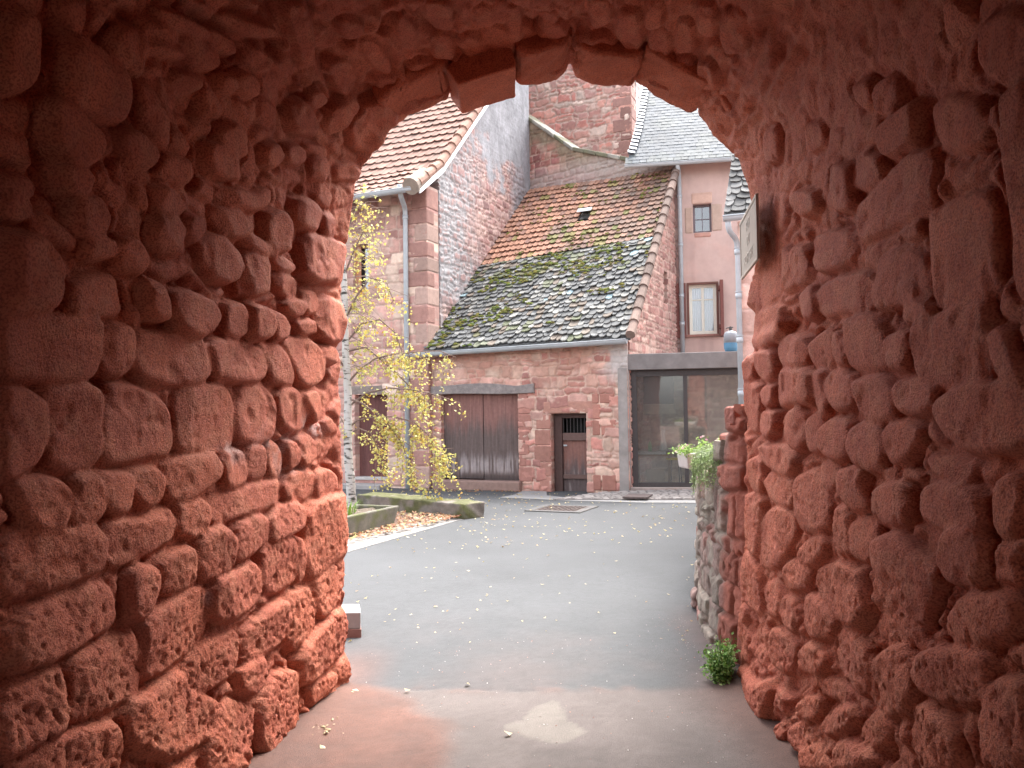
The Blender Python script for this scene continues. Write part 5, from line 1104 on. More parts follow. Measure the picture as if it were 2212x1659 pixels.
    m = MB(); cpt = PA(oa(1404, 970, 0.55)[0], 0.55, zt); m.lathe(cpt, [(0.001, 0), (0.035, 0.003), (0.04, 0.07), (0.04, 0.13), (0.02, 0.17), (0.02, 0.2), (0.001, 0.205)], 14, (0.35, 0.55, 0.30)); tag(m.build('bottle', MATS['paint_attr'], smoothed=True), 'short pale green bottle on the table behind the glass', 'bottle')
    # yellow stool
    us, zst = oa(1458, 1000, 0.5); st = empty('stool', PA(us, 0.5, zs), 'stool with a yellow seat standing behind the glass', 'stool')
    zst = oa(1458, 990, 0.5)[1]; cpt = PA(us, 0.5, zst); m = MB(); m.lathe(cpt, [(0.001, -0.03), (0.17, -0.03), (0.185, -0.01), (0.17, 0.012), (0.001, 0.014)], 22, (0.75, 0.62, 0.03)); m.build('seat', MATS['paint_attr'], st, smoothed=True)
    for k in range(4):
        a = math.pi / 4 + k * math.pi / 2; p = cpt + np.array([0.12 * math.cos(a), 0.12 * math.sin(a), -0.03]); q = cpt + np.array([0.16 * math.cos(a), 0.16 * math.sin(a), 0]); q[2] = zs - 0.01; m = MB(); m.tube([p, q], 0.012, 8, (0.5, 0.5, 0.5)); m.build('leg', MATS['iron'], st)
    # crate
    ub0, ub1 = oa(1396, 1030, 0.45)[0], oa(1436, 1030, 0.45)[0]; cr = empty('wooden_crate', PA((ub0 + ub1) / 2, 0.45, zs), 'pale wooden crate on the floor behind the left glass pane', 'crate'); zc = oa(1416, 1012, 0.4)[1]; hh = (zc - zs) / 4
    m = MB(fa)
    for k in range(4):
        z0_ = zs - 0.008 + k * hh
        m.box(ub0, ub1, 0.30, 0.315, z0_, z0_ + hh * 0.82, (0.45, 0.36, 0.28)); m.box(ub0, ub1, 0.585, 0.60, z0_, z0_ + hh * 0.82, (0.45, 0.36, 0.28)); m.box(ub0, ub0 + 0.015, 0.316, 0.584, z0_, z0_ + hh * 0.82, (0.42, 0.34, 0.27)); m.box(ub1 - 0.015, ub1, 0.316, 0.584, z0_, z0_ + hh * 0.82, (0.42, 0.34, 0.27))
    m.box(ub0 + 0.016, ub1 - 0.016, 0.316, 0.584, zs - 0.006, zs + 0.02, (0.42, 0.34, 0.27)); m.build('slats', MATS['old_wood'], cr)
    # gas bottle
    ug, zg = oa(1579, 748, 0.12); c0 = PA(ug, 0.13, zb1 + 0.002); r = 0.135; gb = empty('gas_bottle', c0, 'grey and blue gas bottle standing on the concrete beam by the downpipe', 'gas bottle')
    m = MB(); m.lathe(c0, [(r * 0.8, 0), (r * 0.86, 0.0), (r * 0.86, 0.03), (r * 0.97, 0.05), (r, 0.08), (r, 0.17), (r * 1.0, 0.172)], 28, (0.08, 0.20, 0.31)); m.lathe(c0 + ZV * 0.173, [(r, 0), (r, 0.13), (r * 0.95, 0.175), (r * 0.75, 0.215), (r * 0.35, 0.235), (r * 0.3, 0.24)], 28, (0.25, 0.26, 0.28)); m.build('bottle_body', MATS['paint_attr'], gb, smoothed=True)
    m = MB(); m.lathe(c0 + ZV * 0.41, [(0.03, 0), (0.03, 0.05), (0.018, 0.055), (0.018, 0.085)], 12, (0.35, 0.3, 0.2)); m.build('valve', MATS['iron'], gb)
    m = MB(); m.tube([c0 + ZV * 0.462 + np.array([-0.09, 0, 0]), c0 + ZV * 0.475 + np.array([-0.03, 0, 0]), c0 + ZV * 0.478 + np.array([0.05, 0, 0])], 0.012, 8, (0.2, 0.2, 0.2)); m.build('carry_handle', MATS['iron'], gb)
    return inn

# ------------------------------------------------------------------ house at the right edge
def build_right_house():
    d = 10.6; ta = rad(20); U = np.array([math.cos(ta), -math.sin(ta), 0]); W = np.array([math.sin(ta), math.cos(ta), 0])
    O = at(1598, 700, d); O[2] = 0; P3 = lambda u, w, z: O + u * U + w * W + z * ZV
    def on(px, py, w=0.0): p = onplane(px, py, O + w * W, W) - O; return float(p @ U), float(p[2])
    root = empty('slate_roofed_house', O, 'pale pink stone house with dark slate roof and grey downpipe at the passage edge', 'house')
    zE = on(1600, 478)[1]
    wall_patch('front_wall', O, U, [(0, 0), (3.2, 0), (3.2, zE), (0, zE)], [], MATS['stone'], root, seed=111, res=0.02, thick=0.4, rowh=(0.26, 0.5), colw=(0.4, 0.9), rel=0.012, mortar=(0.60, 0.42, 0.36), pal=[(0.56, 0.36, 0.30), (0.52, 0.32, 0.27), (0.6, 0.41, 0.34)])
    m = MB((O, U, W)); m.box(0.01, 3.2, 0.41, 4, 0, zE, (0.5, 0.33, 0.28)); m.build('house_mass', MATS['facade_stone'], root)
    we = -0.3; e0 = on(1563, 462, we); pit = rad(50); up = W * math.cos(pit) + ZV * math.sin(pit); n = np.cross(U, up); E0 = P3(e0[0], we, e0[1]); b = onplane(1580, 345, E0, n) - E0; ub, lb = float(b @ U), float(b @ up); Lr = 4.2
    E1 = E0 + U * 3.8; T0 = E0 + U * (ub / lb * Lr) + up * Lr; S = bilinear(E0, E1, T0, E1 + up * Lr, 0.02)
    shingles('roof_slates', S, 34, 22, MATS['slate'], root, lambda a, b_: tuple(np.array([0.17, 0.165, 0.16]) * random.uniform(0.3, 0.8)), kind='rough', lift=0.03, thick=0.016, overlap=1.7, jit=0.12); sheet('roof_deck', S, 3, 3, 0.06, MATS['dark_wood'], root)
    gutter_part(E0 - W * 0.05 - ZV * 0.05, E1 - W * 0.05 - ZV * 0.05, 0.06, MATS['zinc'], root, 6)
    wp = -0.06; ug = on(1576, 478, wp)[0]; u2 = on(1594, 560, wp)[0]; zb = on(1600, 940, wp)[1]
    downpipe([P3(ug, we - 0.03, e0[1] - 0.08), P3(ug + 0.01, we + 0.02, e0[1] - 0.22), P3(u2, wp, on(1590, 520, wp)[1]), P3(u2, wp, zb)], 0.036, MATS['zinc'], root, collars=[on(1590, y, wp)[1] for y in (545, 640, 735, 850)])
# ================================================================== ground, garden wall, plants, street things
def build_ground():
    # one sheet of asphalt to the horizon: fine near the passage
    xs = np.r_[np.array([-120, -60, -30, -15, -8]), np.arange(-4.5, 4.5, 0.025), np.array([5, 8, 15, 30, 60, 120])]
    ys = np.r_[np.array([-60, -30, -12, -6]), np.arange(-3, 1.6, 0.15), np.arange(1.6, 9.0, 0.025), np.arange(9, 24, 0.25), np.array([27, 35, 50, 80, 140, 250])]
    X, Y = np.meshgrid(xs, ys); P = np.stack([X, Y, X * 0], -1)
    px, py = proj(P.reshape(-1, 3)); bad = (P.reshape(-1, 3) - EYE) @ CF < 0.3; px = np.where(bad, -9e3, px).reshape(X.shape); py = np.where(bad, 9e3, py).reshape(X.shape)
    n1 = fbm(X * 1.1, Y * 1.1, 5, 201); n2 = fbm(X * 6, Y * 6, 4, 202); n3 = vnoise(X * 38, Y * 38, 203); kf = smooth(9.2, 8.0, Y) * (np.abs(X) < 4.4); n3 = 0.5 + (n3 - 0.5) * kf; n2 = 0.5 + (n2 - 0.5) * kf
    asp = np.array([0.066, 0.068, 0.071]) * (0.84 + 0.32 * n1)[..., None] * (0.95 + 0.10 * n2)[..., None]
    red = np.array([0.135, 0.069, 0.053]) * (0.8 + 0.4 * n2)[..., None]; pink = np.array([0.112, 0.093, 0.087]) * (0.88 + 0.24 * n2)[..., None]
    # inside the passage the older surface is pinkish; the seam runs across at the mouth (world y about 4.85)
    seam = 4.86 + 0.05 * (X < 0) * np.abs(X) - 0.02 * X + 0.03 * (n2 - 0.5)
    inside = smooth(0.06, -0.06, Y - seam)[..., None]; c = asp * (1 - inside) + pink * inside
    faint = (smooth(2.2, 0.0, Y - seam) * smooth(0.35, 0.75, n1 + 0.2 * (n2 - 0.5)) * 0.45)[..., None] * (1 - inside); c = c * (1 - faint) + np.array([0.10, 0.07, 0.062]) * faint
    # red drift at the left, rounded like a fan, and along both feet
    fan = np.hypot((X + 1.30) / 1.0, (Y - 4.05) / 1.02) + 0.22 * (n1 - 0.5) + 0.14 * (n2 - 0.5)
    dm = np.maximum(smooth(1.06, 0.88, fan) * (X < 0.4), smooth(-0.05, 0.05, 4.98 - Y + 0.0 * X) * 0)
    edge = np.maximum(smooth(0.42, 0.02, X + 1.12 + 0.2 * (Y - 4) * -1 * 0 + 0.18 * (n1 - 0.5)), smooth(0.45, 0.0, 1.36 - X + 0.3 * (n1 - 0.5))) * smooth(5.7, 4.6, Y)
    lip = smooth(0.10, 0.0, np.abs(Y - seam)) * smooth(0.45, 0.7, n2) * 0.3
    edge2 = smooth(0.36, 0.02, 1.42 + 0.05 * (Y - 5) - X + 0.25 * (n1 - 0.5)) * smooth(7.3, 5.2, Y) * 0.8 + smooth(0.35, 0.0, X + 1.05) * smooth(6.0, 5.2, Y) * 0.8
    dm = np.clip(np.maximum.reduce([dm * (0.65 + 0.5 * n2), edge * 0.85, lip, edge2 * 0.8]), 0, 0.95)[..., None]
    c = c * (1 - dm) + red * dm
    # pale patch of old mortar and soft-edged darker patches
    pat = [(1186, 1512), (1212, 1518), (1222, 1540), (1226, 1553), (1260, 1573), (1278, 1584), (1240, 1600), (1200, 1608), (1150, 1598), (1118, 1582), (1090, 1578), (1088, 1566), (1130, 1556), (1146, 1530)]
    jx = px + 10 * (n2 - 0.5) * 2; jy = py + 8 * (fbm(X * 9, Y * 9, 3, 207) - 0.5) * 2
    ins = inpoly(jx, jy, pat) & (Y < 6) & (Y > 2); dd = np.where(ins, polydist(jx, jy, pat), 0); k = smooth(0, 4, dd)[..., None] * 0.85; c = c * (1 - k) + np.array([0.155, 0.136, 0.12]) * (0.85 + 0.3 * n2)[..., None] * k
    for qx, qy, rx, ry, a in ((1235, 1655, 120, 55, 0.35), (1480, 1610, 70, 50, 0.28), (900, 1640, 60, 40, 0.2)):
        k = (smooth(1.1, 0.5, np.hypot((px - qx) / rx, (py - qy) / ry) + 0.3 * (n2 - 0.5)) * a * (Y < 5))[..., None]; c = c * (1 - k) + c * 0.55 * k
    c = c * (0.9 + 0.2 * n3)[..., None]
    H = 0.002 * (n2 - 0.5) + 0.002 * (n3 - 0.5) + 0.012 * dm[..., 0] - 0.006 * smooth(0.012, 0.0, np.abs(Y - seam)) * (n1 > 0.48) * (Y < 5.4) + 0.03 * smooth(0.25, 0.0, X + 1.15) * smooth(5.4, 4.8, Y) + 0.03 * smooth(0.25, 0.0, 1.42 - X) * smooth(6.5, 5, Y)
    far = smooth(9.5, 8.0, Y) * (np.abs(X) < 4.4); H = H * far
    N = np.broadcast_to(ZV, P.shape)
    g = relief('asphalt_ground', P, N, H, np.ones((len(ys) - 1, len(xs) - 1), bool), 0.1, c, MATS['asphalt'], None, sides=False)
    tag(g, 'worn grey asphalt yard with red dust drifting in under the arch', kind='structure')

def flat_poly(name, pix, z, matl, label, col=(1, 1, 1), thick=0.02):
    g = MB(); top = [ground(x, y, z) for x, y in pix]; n = len(top)
    if sum(top[i][0] * top[(i + 1) % n][1] - top[(i + 1) % n][0] * top[i][1] for i in range(n)) < 0: top = top[::-1]
    g.raw(top + [p - ZV * thick for p in top], [tuple(range(n))] + [(n + i, n + (i + 1) % n, (i + 1) % n, i) for i in range(n)], col)
    return tag(g.build(name, matl), label, kind='structure')

def build_yard(B):
    flat_poly('kerb_strip', [(700, 1208), (755, 1191), (870, 1158), (985, 1125), (1003, 1121), (975, 1118), (900, 1128), (800, 1150), (700, 1180)], 0.006, MATS['pale_stone'], 'pale stone strip edging the planted bed', (0.21, 0.20, 0.19))
    flat_poly('planted_bed', [(680, 1184), (800, 1149), (900, 1127), (985, 1116), (1010, 1112), (930, 1094), (770, 1100), (680, 1110)], 0.010, MATS['soil'], 'strip of bare soil round the birch', (0.2, 0.13, 0.1))
    k = 1 / 2.37 / 1.736; q = lambda x, y: ((1600 + x / 2.37) / 1.736, (1250 + y / 2.37) / 1.736)
    flat_poly('pale_paving', [q(650, 1458), q(780, 1432), q(850, 1400), q(1065, 1402), q(1068, 1440), q(1345, 1468), q(1430, 1440), q(2400, 1452), q(2400, 1506), q(1896, 1503), q(1340, 1488), q(940, 1470)], 0.008, MATS['pale_stone'], 'pale stone paving strip in front of the barn doors', (0.22, 0.215, 0.21))
    # cobbled apron rising to the glass doors
    C0, C1, C2, C3 = ground(1195, 1079, 0.014), ground(1620, 1079, 0.014), ground(1625, 1053, 0.10), ground(1300, 1064, 0.05)
    na, nb = 260, 90; a, b = np.meshgrid(np.linspace(0, 1, na), np.linspace(0, 1, nb)); a_, b_ = a[..., None], b[..., None]
    P = (C0 * (1 - a_) + C1 * a_) * (1 - b_) + (C3 * (1 - a_) + C2 * a_) * b_
    sid, e = masonry(P[..., 0] * 1.0, P[..., 1] * 1.0, 131, (0.10, 0.14), (0.13, 0.22), 0.03); r = _h(sid * 1.0, sid * 0 + 1.0, 3)
    c = (np.array([0.25, 0.225, 0.21]) * (0.7 + 0.5 * r)[..., None]); m = smooth(0.014, 0.006, e)[..., None]; c = c * (1 - m) + np.array([0.10, 0.085, 0.08]) * m
    g = relief('cobbled_apron', P, np.broadcast_to(ZV, P.shape), 0.022 * smooth(0, 0.03, e), np.ones((nb - 1, na - 1), bool), 0.08, c, MATS['stone'], None); tag(g, 'pale cobbles sloping up to the glass doors', kind='structure')
    mp = MB(); p = [ground(x, y, 0.075) for x, y in (q(1740, 1452), q(1960, 1455), q(1800, 1425), q(2010, 1428))]; mp.hexa([v - ZV * 0.03 for v in p] + [v for v in p], (0.11, 0.085, 0.08))
    tag(mp.build('access_cover', MATS['iron_rust']), 'dark brown metal cover set in the cobbles before the glass doors', 'cover')
    # drain grate with its concrete frame
    gc = [ground(*q(x, y), 0.004) for x, y in ((1020, 1585), (1370, 1600), (1100, 1530), (1330, 1530))]; gr = empty('drain_grate', sum(gc) / 4, 'square rusty drain grate in a concrete frame on the asphalt', 'drain')
    ctr = sum(gc) / 4; L = 0.62; m = MB((ctr, FU, FW)); s = 0.36
    for bx in ((-s - 0.12, s + 0.12, -s - 0.12, -s), (-s - 0.12, s + 0.12, s, s + 0.12), (-s - 0.12, -s, -s, s), (s, s + 0.12, -s, s)): m.box(*bx, -0.05, 0.012, (0.085, 0.082, 0.08))
    m.build('concrete_frame', MATS['cement'], gr)
    m = MB((ctr, FU, FW))
    for i in range(9): u = -s + 0.02 + (2 * s - 0.06) * i / 8; m.box(u, u + 0.035, -s + 0.002, s - 0.002, -0.03, 0.012, (0.075, 0.055, 0.05))
    for i in range(4): w = -s + 0.04 + (2 * s - 0.1) * i / 3; m.box(-s + 0.002, s - 0.002, w, w + 0.03, -0.04, 0.007, (0.075, 0.055, 0.05))
    m.build('bars', MATS['iron_rust'], gr); m = MB((ctr, FU, FW)); m.box(-s, s, -s, s, -0.06, 0.0, (0.02, 0.02, 0.02)); m.build('sump', MATS['dark_wood'], gr)

    # mossy bench slab
    c6 = lambda x, y: ((1260 + x * 0.42194) / 1.736, (1400 + y * 0.42194) / 1.736)
    A, Bp, D = ground(*c6(180, 1192)), ground(*c6(1130, 1300)), ground(*c6(1276, 1270)); dirv = Bp - A; L = np.linalg.norm(dirv); U = dirv / L; Wv = np.cross(ZV, U); wid = 0.48
    if (D - Bp) @ Wv < 0: Wv = -Wv
    us = np.linspace(0, 1, 70); hgt = 0.235
    def slab_block(name, O, U, Wv, L, wid, hgt, matl, colfn, taper=0.0, nz=0.02, seed=0, parent=None):
        import bmesh
        bm = bmesh.new(); bmesh.ops.create_cube(bm, size=1)
        bmesh.ops.bevel(bm, geom=list(bm.edges), offset=0.0, segments=1, affect='EDGES') if False else None
        for v in bm.verts: v.co = Vector(((v.co.x + 0.5) * L, (v.co.y + 0.5) * wid, (v.co.z + 0.5) * hgt))
        bmesh.ops.bevel(bm, geom=list(bm.edges), offset=0.03, segments=3, profile=0.6, affect='EDGES'); bmesh.ops.triangulate(bm, faces=bm.faces)
        for _ in range(6):
            es = [e_ for e_ in bm.edges if e_.calc_length() > 0.05]
            if not es: break
            bmesh.ops.subdivide_edges(bm, edges=es, cuts=1); bmesh.ops.triangulate(bm, faces=[f for f in bm.faces if len(f.verts) > 3])
        bm.normal_update(); co = np.array([v.co[:] for v in bm.verts]); no = np.array([v.normal[:] for v in bm.verts])
        s, t = co[:, 0] + 0.5 * co[:, 1], co[:, 2] * 1.0 + 0.8 * co[:, 1]; h = nz * 2 * (fbm(s * 5, t * 5, 4, seed) - 0.5)
        cc = colfn(co, no, s, t); co = co + no * h[:, None]; w = O + co[:, :1] * U + co[:, 1:2] * Wv + co[:, 2:] * ZV
        for v, p in zip(bm.verts, w): v.co = p
        if np.dot(np.cross(U, Wv), ZV) < 0: bmesh.ops.reverse_faces(bm, faces=bm.faces)
        me = bpy.data.meshes.new(name); bm.to_mesh(me); bm.free(); setcol(me, cc); return link(name, me, matl, parent, smoothed=True)
    def mosscol(co, no, s, t):
        base = np.array([0.15, 0.128, 0.11])[None] * (0.6 + 0.8 * fbm(s * 8, t * 8, 4, 141))[:, None]; base = np.where((no[:, 2:] > 0.5), base * 1.25, base)
        gm = smooth(0.40, 0.56, fbm(s * 2.6, t * 3, 4, 142) + 0.10 * (no[:, 2] > 0.3) - 0.16 * smooth(L - 0.5, L - 0.15, co[:, 0]))[:, None]; g = np.array([0.075, 0.08, 0.022])[None] * (0.6 + 0.9 * fbm(s * 20, t * 20, 3, 143))[:, None]
        return base * (1 - gm * 0.85) + g * gm * 0.85
    o = slab_block('stone_bench', A - ZV * 0.02, U, Wv, L, wid, hgt + 0.02, MATS['stone'], mosscol, nz=0.028, seed=3); tag(o, 'long low mossy stone bench slab beside the planted bed', 'bench')

    # tapering stone trough
    R, Lf = ground(*c6(510, 1366)), ground(*c6(120, 1466)); U = (R - Lf) / np.linalg.norm(R - Lf); Wv = np.array([-U[1], U[0], 0]); L = np.linalg.norm(R - Lf); O = Lf - U * 0.75; L += 0.75; wid = 0.62; hh = 0.30; fl = 0.09
    root = empty('stone_trough', O + U * L / 2, 'weathered grey stone trough of soil and tufts at the foot of the birch', 'trough')
    m = MB((O, U, Wv)); rim = 0.075
    ob = [(-0.0, 0.0), (L, 0.0), (L, wid), (0, wid)]; ot = [(-fl, -fl * 0.6), (L + fl, -fl * 0.6), (L + fl, wid + fl * 0.6), (-fl, wid + fl * 0.6)]; it = [(-fl + rim, -fl * 0.6 + rim), (L + fl - rim, -fl * 0.6 + rim), (L + fl - rim, wid + fl * 0.6 - rim), (-fl + rim, wid + fl * 0.6 - rim)]
    V = [m.pt(u, w, -0.01) for u, w in ob] + [m.pt(u, w, hh) for u, w in ot] + [m.pt(u, w, hh) for u, w in it] + [m.pt(u, w, hh - 0.1) for u, w in it]; Fc = [(3, 2, 1, 0)]
    for i in range(4):
        j = (i + 1) % 4; Fc += [(i, j, 4 + j, 4 + i), (4 + i, 4 + j, 8 + j, 8 + i), (8 + i, 8 + j, 12 + j, 12 + i)]
    m.raw(V, Fc, (0.145, 0.133, 0.107)); m.build('basin', MATS['mossy_stone'], root, bevel=0.02)
    m = MB((O, U, Wv)); n = 14; V = []; Fc = []
    for j in range(8):
        for i in range(n): u = it[0][0] + (it[1][0] - it[0][0]) * i / (n - 1); w = it[0][1] + (it[3][1] - it[0][1]) * j / 7; V.append(m.pt(u, w, hh - 0.05 + random.uniform(-0.02, 0.03)))
    for j in range(7):
        for i in range(n - 1): a = j * n + i; Fc.append((a, a + 1, a + n + 1, a + n))
    m.raw(V, Fc, (0.13, 0.10, 0.075)); m.build('soil', MATS['soil'], root)
    tuft('grass_tuft', m.pt(L * 0.62, wid * 0.55, hh - 0.05), 90, 0.16, 0.22, 'small bright green grass tuft growing in the stone trough', 'grass')

    # white block by the left corner of the mouth
    q3 = lambda x, y: (x / 1.58 / 1.736, (1830 + y / 1.58) / 1.736); b0 = ground(*q3(2138, 885)); zt = (EYE + ray(*q3(2138, 737)) * (b0[1] / ray(*q3(2138, 737))[1]))[2]
    bl = empty('white_block', b0, 'whitewashed stone block with red-stained foot just outside the left corner', 'block'); m = MB((b0, np.array([1.0, 0.02, 0]), np.array([-0.21, 0.98, 0]))); m.box(-0.5, 0.0, 0.0, 0.28, 0.06, zt, (0.33, 0.32, 0.315)); m.build('block', MATS['pale_stone'], bl, bevel=0.008)
    m = MB((b0, np.array([1.0, 0.02, 0]), np.array([-0.21, 0.98, 0]))); m.box(-0.5, 0.004, -0.006, 0.285, -0.02, 0.0595, (0.24, 0.14, 0.12)); m.build('foot', MATS['pale_stone'], bl, bevel=0.004)

def tuft(name, c, n, r, h, label, cat, cols=((0.12, 0.22, 0.03), (0.2, 0.3, 0.05)), parent=None):
    m = MB()
    for _ in range(n):
        a = random.uniform(0, 6.28); rr = r * math.sqrt(random.random()); p = c + np.array([rr * math.cos(a), rr * math.sin(a), 0]); t = np.array([math.cos(a), math.sin(a), 0]) * random.uniform(0.2, 1.0); hh = h * random.uniform(0.5, 1.1); s = np.array([-math.sin(a), math.cos(a), 0]) * 0.006
        k = random.random(); col = tuple(np.array(cols[0]) * (1 - k) + np.array(cols[1]) * k)
        mid = p + t * hh * 0.25 + ZV * hh * 0.6; tip = p + t * hh * 0.7 + ZV * hh * random.uniform(0.7, 1.0)
        m.raw([p - s, p + s, mid + s * 0.8, mid - s * 0.8, tip], [(0, 1, 2, 3), (3, 2, 4)], col)
    o = m.build(name, MATS['leaf'], parent)
    return tag(o, label, cat) if label else o

def leaf_blob(m, c, n, rx, ry, rz, size, cols, up=0.4):
    for _ in range(n):
        d = np.array([random.gauss(0, 1), random.gauss(0, 1), random.gauss(0, 1)]); d /= np.linalg.norm(d); rr = random.random() ** 0.45
        p = c + d * rr * np.array([rx, ry, rz]); leaf(m, p, size * random.uniform(0.6, 1.3), cols, d, up)
def leaf(m, p, s, cols, d=None, up=0.4, shape=0.75):
    t = np.array([random.gauss(0, 1), random.gauss(0, 1), random.gauss(0, 0.7)]); t /= np.linalg.norm(t); nn = np.array([random.gauss(0, 0.6), random.gauss(0, 0.6), random.gauss(0, 0.4) + up]) + (d * 0.5 if d is not None else 0)
    b = np.cross(nn, t); b /= np.linalg.norm(b) + 1e-9; k = random.random(); i = random.randrange(len(cols) - 1); col = tuple((np.array(cols[i]) * (1 - k) + np.array(cols[i + 1]) * k) * random.uniform(0.75, 1.2)); n2 = np.cross(t, b) * s * random.uniform(-0.18, 0.18)
    m.raw([p, p + t * s * 0.35 + b * s * 0.5 * shape + n2, p + t * s, p + t * s * 0.35 - b * s * 0.5 * shape + n2], [(0, 1, 2), (0, 2, 3)], col)

# ------------------------------------------------------------------ rubble garden wall on the right with planter
def build_garden_wall():
    root = empty('rubble_wall', (1.5, 5.8, 0), 'low rubble stone wall on the right, its near stones painted red', 'wall')
    pth = [(1.62, 4.98), (1.46, 5.05), (1.41, 5.2), (1.40, 5.5), (1.415, 5.9), (1.445, 6.2), (1.49, 6.5), (1.61, 7.1), (1.84, 8.0), (2.3, 9.6)]
    d = np.r_[0, np.cumsum([math.dist(a, b) for a, b in zip(pth[:-1], pth[1:])])]
    t = np.arange(0, d[-1], 0.012); x = np.interp(t, d, [p[0] for p in pth]); y = np.interp(t, d, [p[1] for p in pth]); k = np.ones(25) / 25
    x = np.convolve(np.pad(x, 12, mode='edge'), k, 'valid'); 
    zs = np.arange(-0.05, 1.72, 0.012); T, Z = np.meshgrid(t, zs); lean = 0.07 * (1 - Z / 1.5)
    X = x[None] - lean * 0.6; Y = np.broadcast_to(y[None], X.shape); P = np.stack([X, Y, Z], -1)
    tx, ty = np.gradient(x), np.gradient(y); L = np.hypot(tx, ty); Nn = np.stack([-ty / L, tx / L, 0 * x], -1); N = np.broadcast_to(Nn[None], P.shape)
    sid, e = masonry(T, Z, 151, (0.10, 0.30), (0.16, 0.50), 0.07); r1 = _h(sid * 1.0, sid * 0 + 1.0, 8); r2 = _h(sid * 1.0, sid * 0 + 2.0, 8)
    pal = np.array([(0.22, 0.165, 0.14), (0.20, 0.14, 0.12), (0.25, 0.20, 0.165), (0.23, 0.13, 0.11), (0.21, 0.175, 0.145), (0.27, 0.22, 0.185)]); c = pal[(r1 * 5.99).astype(int)] * (0.7 + 0.5 * r2)[..., None] * (0.7 + 0.6 * fbm(T * 10, Z * 10, 4, 152))[..., None]
    m = smooth(0.016, 0.004, e)[..., None] * 0.8; c = c * (1 - m) + np.array([0.20, 0.16, 0.13]) * m
    li = smooth(0.6, 0.7, fbm(T * 5, Z * 5, 4, 153))[..., None] * 0.5; c = c * (1 - li) + np.array([0.28, 0.26, 0.21]) * li
    redm = smooth(0.62, 0.42, T + 0.25 * (fbm(T * 4, Z * 5, 3, 154) - 0.5) + 0.22 * (r2 - 0.5))[..., None]; c = c * (1 - redm) + np.array([0.28, 0.095, 0.066]) * (0.8 + 0.4 * r2)[..., None] * redm
    H = 0.03 * smooth(0, 0.03, e) + 0.035 * (r1 - 0.5) * smooth(0, 0.03, e) + 0.03 * (fbm(T * 9, Z * 9, 4, 155) - 0.5) + 0.008 * (vnoise(T * 60, Z * 60, 156) - 0.5) - 0.04 * smooth(0.62, 0.75, fbm(T * 6, Z * 7, 3, 157))
    top = np.interp(t, [0, 0.3, 0.32, 0.5, 0.52, 0.78, 0.80, 1.1, 1.6, 5], [1.63, 1.63, 1.50, 1.50, 1.40, 1.38, 1.27, 1.18, 1.16, 1.15]) + 0.04 * (vnoise(t * 7, t * 0, 9) - 0.5)
    keep = (Z[:-1, :-1] + 0.006) < top[None, :-1]
    relief('stonework', P, N, H, keep, 0.45, c, MATS['stone_rough'], root)
    # coping / end stones, painted like the passage
    q2 = lambda x, y: ((2600 + x / 1.6589) / 1.736, (1000 + y / 1.6589) / 1.736)
    for i, (pl, dd) in enumerate((([(248, 870), (305, 868), (330, 950), (322, 1030), (265, 1030), (256, 950)], 5.22), ([(222, 1050), (285, 1040), (300, 1110), (292, 1210), (240, 1212), (226, 1140)], 5.32), ([(222, 1225), (270, 1222), (300, 1300), (290, 1370), (232, 1352)], 5.32))):
        rock_prism('end_stone', [at(*q2(a, b), dd) for a, b in pl], (0.02, 0.32, 0), MATS['red_paint'], root, 0.022, 0.016, (0.29, 0.095, 0.066), seed=40 + i)
    for i in range(9):                                            # loose coping stones along the top
        tt = 0.7 + i * 0.2; xx, yy, zz = np.interp(tt, t, x), np.interp(tt, t, y), np.interp(tt, t, top); w = random.uniform(0.1, 0.17)
        ring = [np.array([xx + a * 0.01, yy, zz]) + np.array([a, 0, b]) for a, b in ((0.0, -0.05), (0.40, -0.05), (0.42, 0.03), (0.22, 0.06 + random.uniform(0, 0.03)), (0.02, 0.03))]
        rock_prism('coping_stone', ring, (0.01, w, 0), MATS['stone_rough'], root, 0.02, 0.014, tuple(np.array([0.30, 0.22, 0.18]) * random.uniform(0.7, 1.2)), seed=60 + i)
    # stones fallen at the foot
    q7 = lambda x, y: ((2400 + x * 0.6935) / 1.736, (1500 + y * 0.6932) / 1.736)
    for i, (x0, y0, x1, y1, lb) in enumerate(((285, 1010, 400, 1140, 'large reddish boulder, biggest of the stones fallen at the wall foot'), (348, 1085, 415, 1172, 'medium rounded stone leaning between boulder and wall foot'), (355, 1175, 440, 1260, 'flat nearest stone at the wall foot just above the green weed'))):
        b = ground(*q7((x0 + x1) / 2, y1)); sc = b[1] / FPX / 1.736 * 0.6935; w, h = (x1 - x0) * sc, (y1 - y0) * sc; w = max(w, 0.1)
        ring = [b + np.array([a * w, 0, c_ * h]) for a, c_ in ((-0.46, 0), (0.5, -0.02), (0.6, 0.55), (0.45, 0.98), (-0.1, 0.94), (-0.5, 0.72))]
        o = rock_prism('fallen_stone', ring, (0.02, w * 1.0, 0), MATS['stone_rough'], None, 0.035, 0.03, tuple(np.array([0.24, 0.16, 0.14]) * (1 - 0.1 * i)), seed=80 + i); tag(o, lb, 'stone', 'stones fallen at the foot of the rubble wall')
    # white planter on the wall
    q5 = lambda x, y: ((2200 + x / 2.37) / 1.736, (1250 + y / 2.37) / 1.736); dN = 6.30
    c0 = at(*q5(890, 1066), dN); z0 = at(*q5(890, 1210), dN)[2]; z1 = c0[2]; pl = empty('planter_box', (c0[0] + 0.3, dN + 0.15, z0), 'white stone planter box full of petunias jutting out from the rubble wall', 'planter')
